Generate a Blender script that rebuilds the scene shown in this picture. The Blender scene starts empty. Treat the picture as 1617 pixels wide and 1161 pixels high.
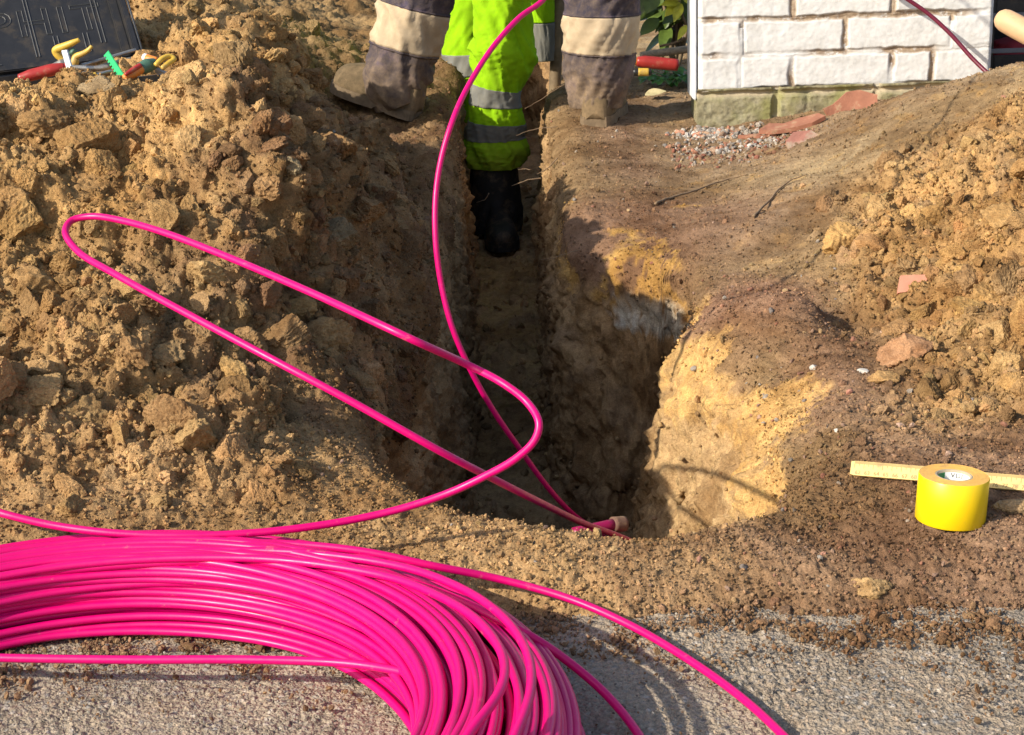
import bpy, bmesh, math, random
import numpy as np
from mathutils import Vector, Matrix
from mathutils.bvhtree import BVHTree

# ------------------------------------------------------------------ camera, sky, sun, exposure
sc = bpy.context.scene
C = sc.collection
F_PX, W_PX, H_PX = 2700.0, 1617.0, 1161.0
CAM_H = 0.676
PITCH = math.radians(17.1)
ROLL = math.radians(2.0)
CX, CY = W_PX / 2, H_PX / 2

_fw = np.array([0, math.cos(PITCH), -math.sin(PITCH)])
_u0 = np.array([0, math.sin(PITCH), math.cos(PITCH)])
_x0 = np.array([1.0, 0, 0])
_rt = math.cos(ROLL) * _x0 - math.sin(ROLL) * _u0
_up = math.cos(ROLL) * _u0 + math.sin(ROLL) * _x0
CAM = np.array([0, 0, CAM_H])

cam_data = bpy.data.cameras.new("camera")
cam = bpy.data.objects.new("camera", cam_data)
C.objects.link(cam)
cam_data.sensor_width = 36.0
cam_data.lens = 36.0 * F_PX / W_PX
cam_data.clip_start = 0.02
cam_data.clip_end = 2000.0
M = Matrix.Identity(4)
for i in range(3):
    M[i][0] = _rt[i]; M[i][1] = _up[i]; M[i][2] = -_fw[i]; M[i][3] = CAM[i]
cam.matrix_world = M
sc.camera = cam

SUN_EL = math.radians(31)
SUN_AZ = math.radians(56)                    # to the left of straight behind the camera
to_sun = Vector((-math.sin(SUN_AZ) * math.cos(SUN_EL), -math.cos(SUN_AZ) * math.cos(SUN_EL), math.sin(SUN_EL)))
world = bpy.data.worlds.new("World")
sc.world = world
world.use_nodes = True
wn = world.node_tree
sky = wn.nodes.new("ShaderNodeTexSky")
sky.sky_type = 'NISHITA'
sky.sun_disc = False
sky.sun_elevation = SUN_EL
sky.sun_rotation = math.atan2(to_sun.x, to_sun.y)
sky.dust_density = 2.0
bg = wn.nodes["Background"]
bg.inputs["Strength"].default_value = 0.15
wn.links.new(sky.outputs[0], bg.inputs[0])

sun_d = bpy.data.lights.new("sun", 'SUN')
sun_d.energy = 4.6
sun_d.angle = math.radians(0.6)
sun_d.color = (1.0, 0.915, 0.78)
sun = bpy.data.objects.new("sun", sun_d)
C.objects.link(sun)
sun.rotation_euler = to_sun.to_track_quat('Z', 'Y').to_euler()
sun.location = to_sun * 20

sc.view_settings.view_transform = 'Standard'
sc.view_settings.look = 'None'
sc.view_settings.exposure = 0.50
sc.view_settings.gamma = 1.0
sc.cycles.max_bounces = 8
sc.cycles.diffuse_bounces = 6

# ------------------------------------------------------------------ small helpers
rng = np.random.default_rng(7)
random.seed(7)


def ray(px, py):
    d = _fw + _rt * ((px - CX) / F_PX) - _up * ((py - CY) / F_PX)
    return d


def at(px, py, y):
    d = ray(px, py)
    return CAM + d * (y / d[1])


def at_z(px, py, z):
    d = ray(px, py)
    return CAM + d * ((z - CAM_H) / d[2])


_perm = np.random.default_rng(3).permutation(256)
_perm = np.concatenate([_perm, _perm, _perm]).astype(np.int64)
_g = np.random.default_rng(4).normal(size=(256, 3))
_g /= np.linalg.norm(_g, axis=1)[:, None]


def perlin(P):
    P = np.asarray(P, dtype=np.float64)
    I = np.floor(P).astype(np.int64)
    Fr = P - I
    I &= 255
    U = Fr * Fr * Fr * (Fr * (Fr * 6 - 15) + 10)
    out = np.zeros(len(P))
    for dx in (0, 1):
        wx = U[:, 0] if dx else 1 - U[:, 0]
        a = _perm[(I[:, 0] + dx) & 255]
        for dy in (0, 1):
            wy = U[:, 1] if dy else 1 - U[:, 1]
            b = _perm[a + ((I[:, 1] + dy) & 255)]
            for dz in (0, 1):
                wz = U[:, 2] if dz else 1 - U[:, 2]
                h = _perm[b + ((I[:, 2] + dz) & 255)]
                gg = _g[h]
                dt = gg[:, 0] * (Fr[:, 0] - dx) + gg[:, 1] * (Fr[:, 1] - dy) + gg[:, 2] * (Fr[:, 2] - dz)
                out += wx * wy * wz * dt
    return out * 1.5


def fbm(P, octv=4, gain=0.5, lac=2.03):
    s = np.zeros(len(P)); a = 1.0
    Q = np.array(P, dtype=np.float64)
    for o in range(octv):
        s += a * perlin(Q + 13.7 * o)
        Q = Q * lac; a *= gain
    return s


def ridged(P, octv=4, gain=0.55):
    s = np.zeros(len(P)); a = 1.0
    Q = np.array(P, dtype=np.float64)
    for o in range(octv):
        s += a * (1 - 2 * np.abs(perlin(Q + 7.3 * o)))
        Q = Q * 2.1; a *= gain
    return s


_wr = np.random.default_rng(9).random((65536, 4))


def worley2(X, Y, offs=False):
    """distance to the nearest random point, random values of that cell, F2 - F1"""
    ix = np.floor(X).astype(np.int64); iy = np.floor(Y).astype(np.int64)
    f1 = np.full(len(X), 9.0); f2 = np.full(len(X), 9.0)
    ox = np.zeros(len(X)); oy = np.zeros(len(X))
    r1 = np.zeros(len(X)); r2 = np.zeros(len(X))
    for dx in (-1, 0, 1):
        for dy in (-1, 0, 1):
            h = ((ix + dx) * 73856093 ^ (iy + dy) * 19349663) & 65535
            w = _wr[h]
            ax_, ay_ = ix + dx + w[:, 0] - X, iy + dy + w[:, 1] - Y
            d = np.hypot(ax_, ay_)
            near = d < f1
            ox = np.where(near, ax_, ox); oy = np.where(near, ay_, oy)
            f2 = np.where(near, f1, np.minimum(f2, d))
            r1 = np.where(near, w[:, 2], r1); r2 = np.where(near, w[:, 3], r2)
            f1 = np.where(near, d, f1)
    if offs:
        return f1, r1, r2, f2 - f1, ox, oy
    return f1, r1, r2, f2 - f1


def smooth(e0, e1, x):
    t = np.clip((x - e0) / (e1 - e0), 0, 1)
    return t * t * (3 - 2 * t)


def np_mesh(name, V, faces, mat=None, parent=None, smooth_shade=True, col=None, link=True):
    """faces: int array (n, 3 or 4), or a list of such arrays"""
    if not isinstance(faces, (list, tuple)):
        faces = [faces]
    V = np.asarray(V, dtype=np.float32)
    me = bpy.data.meshes.new(name)
    me.vertices.add(len(V))
    me.vertices.foreach_set("co", V.ravel())
    loops = np.concatenate([f.ravel() for f in faces]).astype(np.int32)
    sizes = np.concatenate([np.full(len(f), f.shape[1]) for f in faces]).astype(np.int32)
    starts = np.concatenate([[0], np.cumsum(sizes)[:-1]]).astype(np.int32)
    me.loops.add(len(loops))
    me.loops.foreach_set("vertex_index", loops)
    me.polygons.add(len(sizes))
    me.polygons.foreach_set("loop_start", starts)
    me.polygons.foreach_set("use_smooth", np.full(len(sizes), bool(smooth_shade)))
    me.update(calc_edges=True)
    if col is not None:
        at_ = me.color_attributes.new("soil", 'FLOAT_COLOR', 'POINT')
        c4 = np.ones((len(V), 4), dtype=np.float32); c4[:, :3] = col
        at_.data.foreach_set("color", c4.ravel())
    o = bpy.data.objects.new(name, me)
    if mat is not None:
        for m in (mat if isinstance(mat, (list, tuple)) else [mat]):
            me.materials.append(m)
    if parent is not None:
        o.parent = parent
    if link:
        C.objects.link(o)
    return o


def bm_obj(name, bm, mat, parent=None, smooth_shade=False):
    me = bpy.data.meshes.new(name)
    bm.normal_update()
    bm.to_mesh(me); bm.free()
    if smooth_shade:
        me.polygons.foreach_set("use_smooth", np.full(len(me.polygons), True))
    for m in (mat if isinstance(mat, (list, tuple)) else [mat]):
        me.materials.append(m)
    o = bpy.data.objects.new(name, me)
    if parent is not None:
        o.parent = parent
    C.objects.link(o)
    return o


def tag(o, label, cat, group=None):
    o["label"] = label; o["category"] = cat
    if group:
        o["group"] = group
    return o


def thing(name, label, cat, loc=(0, 0, 0), group=None):
    o = bpy.data.objects.new(name, None)
    o.empty_display_size = 0.05
    o.location = loc
    C.objects.link(o)
    return tag(o, label, cat, group)


def child(o, parent):
    """parent keeping world coordinates (parents here are only translated or carry matrix_basis)"""
    o.parent = parent
    o.matrix_parent_inverse = parent.matrix_basis.inverted()
    return o


def grid_faces(nr, nc, wrap=False):
    r = np.arange(nr - 1)[:, None]; n = nc if wrap else nc - 1
    c = np.arange(n)[None, :]; c2 = (c + 1) % nc
    return np.stack([r * nc + c, r * nc + c2, (r + 1) * nc + c2, (r + 1) * nc + c], -1).reshape(-1, 4)


def catmull(pts, per=14):
    P = np.asarray(pts, float)
    P = np.vstack([2 * P[0] - P[1], P, 2 * P[-1] - P[-2]])
    out = []
    for i in range(1, len(P) - 2):
        p0, p1, p2, p3 = P[i - 1:i + 3]
        t0 = 0; t1 = t0 + max(np.linalg.norm(p1 - p0), 1e-6) ** .5
        t2 = t1 + max(np.linalg.norm(p2 - p1), 1e-6) ** .5; t3 = t2 + max(np.linalg.norm(p3 - p2), 1e-6) ** .5
        for k in range(per):
            t = t1 + (t2 - t1) * k / per
            a1 = (t1 - t) / (t1 - t0) * p0 + (t - t0) / (t1 - t0) * p1
            a2 = (t2 - t) / (t2 - t1) * p1 + (t - t1) / (t2 - t1) * p2
            a3 = (t3 - t) / (t3 - t2) * p2 + (t - t2) / (t3 - t2) * p3
            b1 = (t2 - t) / (t2 - t0) * a1 + (t - t0) / (t2 - t0) * a2
            b2 = (t3 - t) / (t3 - t1) * a2 + (t - t1) / (t3 - t1) * a3
            out.append((t2 - t) / (t2 - t1) * b1 + (t - t1) / (t2 - t1) * b2)
    out.append(P[-2])
    out = np.array(out)
    for _ in range(3):
        out[1:-1] = out[1:-1] * .5 + .25 * (out[:-2] + out[2:])
    return out


def tube_arrays(path, rad, sides=12, closed=False, caps=True):
    P = np.asarray(path, float); n = len(P)
    if closed:
        T = np.roll(P, -1, 0) - np.roll(P, 1, 0)
    else:
        T = np.gradient(P, axis=0)
    T /= np.linalg.norm(T, axis=1)[:, None] + 1e-12
    R = np.full(n, rad) if np.isscalar(rad) else np.asarray(rad, float)
    ref = np.array([0, 0, 1.0]) if abs(T[0][2]) < .9 else np.array([1.0, 0, 0])
    N = np.zeros_like(P)
    v = ref - T[0] * ref.dot(T[0]); v /= np.linalg.norm(v)
    for i in range(n):
        v = v - T[i] * v.dot(T[i]); v /= np.linalg.norm(v) + 1e-12
        N[i] = v
    B = np.cross(T, N)
    a = np.linspace(0, 2 * np.pi, sides, endpoint=False)
    V = P[:, None, :] + R[:, None, None] * (np.cos(a)[None, :, None] * N[:, None, :] + np.sin(a)[None, :, None] * B[:, None, :])
    V = V.reshape(-1, 3)
    Fq = grid_faces(n, sides, True)
    if closed:
        last = np.arange(sides); nx = (last + 1) % sides
        Fq = np.vstack([Fq, np.stack([(n - 1) * sides + last, (n - 1) * sides + nx, nx, last], -1)])
        return V, [Fq]
    Ft = []
    if caps:
        V = np.vstack([V, P[0] - T[0] * R[0] * .3, P[-1] + T[-1] * R[-1] * .3])
        k = np.arange(sides); k2 = (k + 1) % sides
        Ft = [np.stack([np.full(sides, n * sides), k2, k], -1),
              np.stack([np.full(sides, n * sides + 1), (n - 1) * sides + k, (n - 1) * sides + k2], -1)]
    return V, [Fq] + Ft


def join_arrays(items):
    Vs, Fs, off = [], {}, 0
    for V, fl in items:
        Vs.append(V)
        for f in fl:
            Fs.setdefault(f.shape[1], []).append(f + off)
        off += len(V)
    return np.vstack(Vs), [np.vstack(x) for x in Fs.values()]


def tube(name, path, rad, mat, parent=None, sides=12, caps=True):
    V, fl = tube_arrays(path, rad, sides, False, caps)
    return np_mesh(name, V, fl, mat, parent)


# ------------------------------------------------------------------ materials
def new_mat(name):
    m = bpy.data.materials.new(name)
    m.use_nodes = True
    nt = m.node_tree
    return m, nt, nt.nodes["Principled BSDF"]


def N(nt, kind, **kw):
    n = nt.nodes.new(kind)
    for k, v in kw.items():
        if k.startswith("i_"):
            key = k[2:]
            n.inputs[int(key) if key.isdigit() else key.replace("_", " ")].default_value = v
        else:
            setattr(n, k, v)
    return n


def mixc(nt, fac, a, b, blend='MIX'):
    n = nt.nodes.new("ShaderNodeMix"); n.data_type = 'RGBA'; n.blend_type = blend
    for sock, val in ((n.inputs[0], fac), (n.inputs[6], a), (n.inputs[7], b)):
        if hasattr(val, "links"):
            nt.links.new(val, sock)
        elif isinstance(val, (int, float)):
            sock.default_value = val
        else:
            sock.default_value = (*val, 1) if len(val) == 3 else val
    return n.outputs[2]


def ramp(nt, fac, stops):
    n = nt.nodes.new("ShaderNodeValToRGB")
    el = n.color_ramp.elements
    while len(el) < len(stops):
        el.new(0.5)
    for e, (p, c) in zip(el, stops):
        e.position = p
        e.color = (c, c, c, 1) if isinstance(c, (int, float)) else (*c, 1)
    nt.links.new(fac, n.inputs[0])
    return n.outputs[0]


def noise(nt, scale, detail=4, rough=.6, coord=None, dist=0.0):
    n = N(nt, "ShaderNodeTexNoise")
    n.inputs["Scale"].default_value = scale; n.inputs["Detail"].default_value = detail
    n.inputs["Roughness"].default_value = rough; n.inputs["Distortion"].default_value = dist
    if coord is not None:
        nt.links.new(coord, n.inputs["Vector"])
    return n.outputs["Fac"]


def bump(nt, bsdf, height, strength=.5, dist=.002, prev=None):
    b = N(nt, "ShaderNodeBump")
    b.inputs["Strength"].default_value = strength
    b.inputs["Distance"].default_value = dist
    nt.links.new(height, b.inputs["Height"])
    if prev is not None:
        nt.links.new(prev, b.inputs["Normal"])
    if bsdf is not None:
        nt.links.new(b.outputs[0], bsdf.inputs["Normal"])
    return b.outputs[0]


def geo_pos(nt):
    return N(nt, "ShaderNodeNewGeometry").outputs["Position"]


def obj_pos(nt):
    return N(nt, "ShaderNodeTexCoord").outputs["Object"]


def soil_material():
    m, nt, b = new_mat("soil")
    co = geo_pos(nt)
    att = N(nt, "ShaderNodeAttribute", attribute_name="soil").outputs["Color"]
    n1 = noise(nt, 14, 6, .65, co)
    n2 = noise(nt, 90, 5, .7, co)
    n3 = noise(nt, 520, 3, .6, co)
    c = mixc(nt, 1.0, att, ramp(nt, n1, [(.3, (.68, .64, .60)), (.5, (1, 1, 1)), (.72, (1.14, 1.12, 1.08))]), 'MULTIPLY')
    c = mixc(nt, 1.0, c, ramp(nt, noise(nt, 4.5, 5, .65, co, .6), [(.40, (.66, .60, .54)), (.56, (1, 1, 1)), (.75, (1.06, 1.05, 1.02))]), 'MULTIPLY')
    c = mixc(nt, 1.0, c, ramp(nt, n2, [(.3, (.72, .68, .66)), (.5, (1, 1, 1)), (.72, (1.22, 1.22, 1.22))]), 'MULTIPLY')
    c = mixc(nt, 1.0, c, ramp(nt, n3, [(.3, .74), (.5, 1.0), (.72, 1.25)]), 'MULTIPLY')
    nt.links.new(c, b.inputs["Base Color"])
    b.inputs["Roughness"].default_value = .95
    b.inputs["Specular IOR Level"].default_value = .12
    wv = N(nt, "ShaderNodeVectorMath", operation='MULTIPLY_ADD')
    nz = N(nt, "ShaderNodeTexNoise"); nz.inputs["Scale"].default_value = 120; nt.links.new(co, nz.inputs["Vector"])
    nt.links.new(nz.outputs["Color"], wv.inputs[0]); wv.inputs[1].default_value = (.006, .006, .006); nt.links.new(co, wv.inputs[2])
    v1 = N(nt, "ShaderNodeTexVoronoi"); v1.inputs["Scale"].default_value = 105; nt.links.new(wv.outputs[0], v1.inputs["Vector"])
    v2 = N(nt, "ShaderNodeTexVoronoi"); v2.inputs["Scale"].default_value = 290; nt.links.new(wv.outputs[0], v2.inputs["Vector"])
    p = bump(nt, None, noise(nt, 120, 7, .72, co), .5, .008)
    for v, dst, st in ((v1, .0035, .28), (v2, .0020, .45)):
        iv = N(nt, "ShaderNodeMath", operation='SUBTRACT'); iv.inputs[0].default_value = 1.0; nt.links.new(v.outputs["Distance"], iv.inputs[1])
        p = bump(nt, None, iv.outputs[0], st, dst, p)
    bump(nt, b, noise(nt, 600, 4, .7, co), .7, .0018, p)
    return m


def plain(name, color, rough=.5, var=.12, scale=60, bmp=.0, spec=.4, metal=0.0, dirt=None, dirt_scale=18, dirt_lo=.5, dirt_hi=.62):
    m, nt, b = new_mat(name)
    co = obj_pos(nt)
    n1 = noise(nt, scale, 4, .6, co)
    lo = tuple(x * (1 - var) for x in color); hi = tuple(min(1, x * (1 + var)) for x in color)
    c = ramp(nt, n1, [(.3, lo), (.7, hi)])
    if dirt is not None:
        d = ramp(nt, noise(nt, dirt_scale, 6, .7, co), [(dirt_lo, 0.0), (dirt_hi, 1.0)])
        c = mixc(nt, d, c, dirt)
    nt.links.new(c, b.inputs["Base Color"])
    b.inputs["Roughness"].default_value = rough
    b.inputs["Specular IOR Level"].default_value = spec
    b.inputs["Metallic"].default_value = metal
    if bmp:
        bump(nt, b, noise(nt, scale * 5, 4, .6, co), .5, bmp)
    return m


def pipe_material(name, color, dust=(.42, .28, .16), amount=.62):
    m, nt, b = new_mat(name)
    co = geo_pos(nt)
    d = ramp(nt, noise(nt, 45, 6, .75, co), [(amount, 0.0), (amount + .16, .55)])
    c = mixc(nt, d, ramp(nt, noise(nt, 9, 3, .5, co), [(.3, tuple(x * .92 for x in color)), (.7, color)]), dust)
    nt.links.new(c, b.inputs["Base Color"])
    r = ramp(nt, noise(nt, 60, 4, .6, co), [(.3, .30), (.7, .46)])
    nt.links.new(r, b.inputs["Roughness"])
    b.inputs["Specular IOR Level"].default_value = .36
    bump(nt, b, noise(nt, 300, 3, .6, co), .12, .0006)
    return m


SOIL = soil_material()
PINK = pipe_material("pink_plastic", (.60, .0004, .138))
# ------------------------------------------------------------------ the ground: one sheet with heaps, trench and pit
# heights are fitted through points read off the place (pixel, distance)
ctrl = []
def cp(px, py, y):
    ctrl.append(at(px, py, y))
# left spoil heap
for a in [(-40, 850, 1.60), (100, 845, 1.61), (300, 850, 1.63), (520, 830, 1.66),
          (0, 700, 1.74), (200, 690, 1.77), (400, 700, 1.80), (540, 700, 1.87),
          (0, 560, 1.87), (200, 540, 1.92), (400, 560, 1.95), (520, 600, 2.0), (570, 590, 2.12),
          (0, 420, 2.0), (180, 400, 2.05), (380, 420, 2.07), (480, 480, 2.14), (560, 480, 2.42),
          (0, 300, 2.12), (180, 290, 2.16), (350, 310, 2.15), (450, 330, 2.28), (540, 370, 2.46), (650, 430, 2.72),
          (0, 215, 2.24), (150, 205, 2.27), (300, 200, 2.24), (400, 195, 2.22), (480, 255, 2.5),
          (0, 140, 2.36), (120, 145, 2.38), (225, 152, 2.40), (320, 150, 2.36), (408, 150, 2.26),
          (300, 100, 2.72), (300, 62, 2.9), (345, 32, 3.3), (420, 66, 3.3), (400, 120, 2.7), (468, 178, 3.35), (505, 215, 3.55), (560, 225, 3.6),
          (420, 60, 4.1), (462, 135, 4.35), (530, 176, 4.42), (590, 184, 4.40), (655, 192, 4.37), (600, 280, 3.5), (680, 330, 3.2)]:
    cp(*a)
ctrl += [np.array(p) for p in [(-.40, 3.8, .04), (-.30, 3.8, .0), (-.55, 3.8, .15), (-.42, 4.1, .005), (-.30, 4.1, -.015), (-.56, 4.2, .09), (-.5, 4.35, .035), (-.30, 3.45, .025), (-.47, 3.45, .15), (-1.2, 2.35, .44), (-1.15, 1.9, .24), (-1.0, 1.65, .08), (-.66, 2.64, .30), (-.86, 2.66, .30), (-1.0, 3.0, .32), (-.75, 3.1, .34), (-1.0, 3.6, .30), (-.72, 3.6, .33),
         (-.85, 4.1, .30), (-1.3, 4.2, .26), (-1.8, 3.0, .42), (-.8, 4.8, .24), (-.5, 5.0, .14), (-.3, 5.2, .03), (-.9, 6.0, .2), (-.4, 6.5, .1), (-1.5, 7.0, .3),
         (-.25, 4.4, 0), (-.2, 3.8, .03), (-.19, 3.3, .045), (-.19, 2.9, .04), (-.22, 2.5, .045), (-.25, 2.25, .05), (-.2, 1.85, .01), (-.12, 1.7, 0),
         (-.25, 2.08, .055), (-.24, 1.95, .04), (0, 2.4, 0), (0, 3.2, 0), (0, 4, 0), (0, 5, 0), (0, 6, .0), (.15, 3.2, 0), (.17, 3.7, 0), (.2, 4.2, 0), (.2, 4.8, 0), (.4, 5.0, 0), (.45, 4.1, -.014), (.6, 4.12, -.006),
         (.8, 4.4, .02), (.5, 6, .0), (1.2, 6, .0), (1.3, 4.6, .05), (0, 8, .05),
         (.33, 2.5, .0), (.35, 2.9, .0), (.45, 2.4, .01), (.4, 2.0, 0), (.45, 1.75, 0), (.6, 1.75, 0),
         (.1, 1.55, -.012), (.4, 1.55, -.012), (.6, 1.55, -.01), (.9, 1.7, .0), (-.3, 1.55, -.01), (-.7, 1.55, -.0), (-1.2, 1.6, .03)]]
for a in [(1617, 118, 3.3), (1540, 128, 3.4), (1450, 145, 3.55), (1380, 168, 3.65), (1300, 205, 3.8), (1230, 240, 3.7),
          (1180, 300, 3.3), (1250, 330, 3.0), (1400, 300, 2.95), (1500, 220, 3.1), (1600, 300, 2.7), (1500, 450, 2.4),
          (1350, 420, 2.6), (1600, 500, 2.2), (1600, 650, 1.95), (1400, 560, 2.2), (1300, 520, 2.4), (1200, 430, 2.72), (1617, 200, 3.0)]:
    cp(*a)
ctrl += [np.array(p) for p in [(1.4, 3.3, .27), (1.6, 2.6, .32), (1.3, 2.2, .20), (1.5, 4.2, .05), (1.0, 3.75, .13), (1.1, 1.8, .08), (2.0, 3.4, .3), (.95, 4.15, .05)]]
ctrl = np.array(ctrl)


def tps_fit(P, z, lam=2e-4):
    n = len(P)
    d = np.linalg.norm(P[:, None] - P[None], axis=2)
    K = np.where(d > 0, d * d * np.log(d + 1e-12), 0) + lam * np.eye(n)
    Q = np.hstack([np.ones((n, 1)), P])
    A = np.block([[K, Q], [Q.T, np.zeros((3, 3))]])
    return np.linalg.solve(A, np.concatenate([z, np.zeros(3)]))


_tw = tps_fit(ctrl[:, :2], ctrl[:, 2])


def base_height(x, y):
    out = np.zeros(len(x))
    for s in range(0, len(x), 60000):
        e = s + 60000
        X = np.stack([x[s:e], y[s:e]], 1)
        d2 = (X[:, None, 0] - ctrl[None, :, 0]) ** 2 + (X[:, None, 1] - ctrl[None, :, 1]) ** 2
        out[s:e] = (.5 * d2 * np.log(d2 + 1e-12)) @ _tw[:len(ctrl)] + _tw[-3] + X @ _tw[-2:]
    r = np.maximum(np.abs(x) - 1.9, np.maximum(y - 7.0, 1.2 - y))
    return np.clip(out, -.08, .7) * (1 - smooth(0, 1.2, r))


# outline of the excavation's top edge: x, y, shoulder width, shoulder drop, horizontal run of the wall
PIT = [(-.085, 1.725, .02, .006, .03), (-.02, 1.70, .03, .01, .03), (.05, 1.665, .04, .016, .03), (.12, 1.645, .05, .022, .03), (.2, 1.66, .05, .022, .03),
       (.262, 1.69, .05, .02, .04), (.298, 1.77, .06, .02, .09), (.335, 1.90, .06, .025, .17), (.360, 2.03, .07, .03, .21), (.365, 2.17, .08, .035, .21), (.352, 2.30, .09, .045, .20),
       (.308, 2.375, .10, .05, .19), (.268, 2.435, .10, .05, .17), (.255, 2.52, .07, .04, .11), (.28, 2.60, .04, .02, .03),
       (.30, 2.70, .03, .015, .02), (.298, 2.80, .03, .015, .03), (.26, 2.845, .04, .02, .03), (.20, 2.85, .05, .02, .03), (.145, 2.87, .05, .02, .03), (.115, 2.96, .05, .02, .03),
       (.108, 3.2, .06, .03, .04), (.108, 3.6, .07, .035, .04), (.112, 4.0, .07, .035, .03), (.118, 4.4, .05, .02, .03), (.145, 5.1, .04, .02, .03), (.175, 5.8, .04, .02, .03), (.19, 6.4, .04, .02, .03),
       (.04, 6.6, .04, .02, .03), (-.07, 6.6, .04, .02, .03), (-.13, 6.4, .04, .02, .03), (-.13, 5.8, .04, .02, .03), (-.13, 5.1, .04, .02, .03), (-.13, 4.4, .05, .02, .03), (-.118, 3.8, .05, .02, .03), (-.112, 3.3, .05, .03, .03),
       (-.125, 2.95, .06, .03, .04), (-.145, 2.6, .06, .03, .05), (-.165, 2.4, .06, .03, .05), (-.19, 2.2, .05, .03, .04), (-.185, 2.0, .05, .03, .04), (-.145, 1.85, .04, .02, .03)]
PIT = np.array(PIT)


def dense_outline(P, per=5):
    n = len(P); out = []
    for i in range(n):
        p0, p1, p2, p3 = P[i - 1], P[i], P[(i + 1) % n], P[(i + 2) % n]
        for k in range(per):
            t = k / per
            out.append(.5 * ((2 * p1) + (-p0 + p2) * t + (2 * p0 - 5 * p1 + 4 * p2 - p3) * t * t + (-p0 + 3 * p1 - 3 * p2 + p3) * t ** 3))
    return np.array(out)


OUT = dense_outline(PIT)
_nn = fbm(np.stack([OUT[:, 0] * 9, OUT[:, 1] * 9, np.full(len(OUT), 3.3)], 1), 3)
_nn2 = fbm(np.stack([OUT[:, 0] * 9, OUT[:, 1] * 9, np.full(len(OUT), 9.3)], 1), 3)
OUT[:, 0] += .015 * _nn; OUT[:, 1] += .010 * _nn2
_n3 = fbm(np.stack([OUT[:, 0] * 34, OUT[:, 1] * 34, np.full(len(OUT), 5.3)], 1), 2)
OUT[:, 0] += .005 * _n3; OUT[:, 1] += .004 * _n3


def pit_fields(x, y):
    """signed distance to the pit's edge (positive outside), smooth direction, blended edge attributes"""
    n = len(x)
    s = np.full(n, 5.0); D = np.zeros((n, 2)); A = np.zeros((n, 3))
    box = (x > -.75) & (x < .9) & (y > 1.1) & (y < 7.3)
    idx = np.nonzero(box)[0]
    px, py = OUT[:, 0], OUT[:, 1]
    qx, qy = np.roll(px, -1), np.roll(py, -1)
    for c in range(0, len(idx), 20000):
        ii = idx[c:c + 20000]
        X, Y = x[ii][:, None], y[ii][:, None]
        ex, ey = qx - px, qy - py
        t = np.clip(((X - px) * ex + (Y - py) * ey) / (ex * ex + ey * ey + 1e-12), 0, 1)
        cxx, cyy = px + t * ex, py + t * ey
        dx, dy = X - cxx, Y - cyy
        d = np.sqrt(dx * dx + dy * dy)
        dm = d.min(1)
        inside = (((py > Y) != (qy > Y)) & (X < (qx - px) * (Y - py) / (qy - py + 1e-12) + px)).sum(1) % 2 == 1
        w = np.exp(-(d - dm[:, None]) / .018)
        w /= w.sum(1)[:, None]
        sg = np.where(inside, -1.0, 1.0)
        s[ii] = dm * sg
        gx = (w * dx / (d + 1e-6)).sum(1) * sg; gy = (w * dy / (d + 1e-6)).sum(1) * sg
        D[ii, 0] = gx; D[ii, 1] = gy
        A[ii] = w @ OUT[:, 2:5]
    return s, D, A


SO = .17        # outer part of the sheet that becomes the wall
SI = .03
EXP = .42


def floor_z(x, y):
    return -.50 + .10 * smooth(3.0, 4.6, y)


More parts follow.
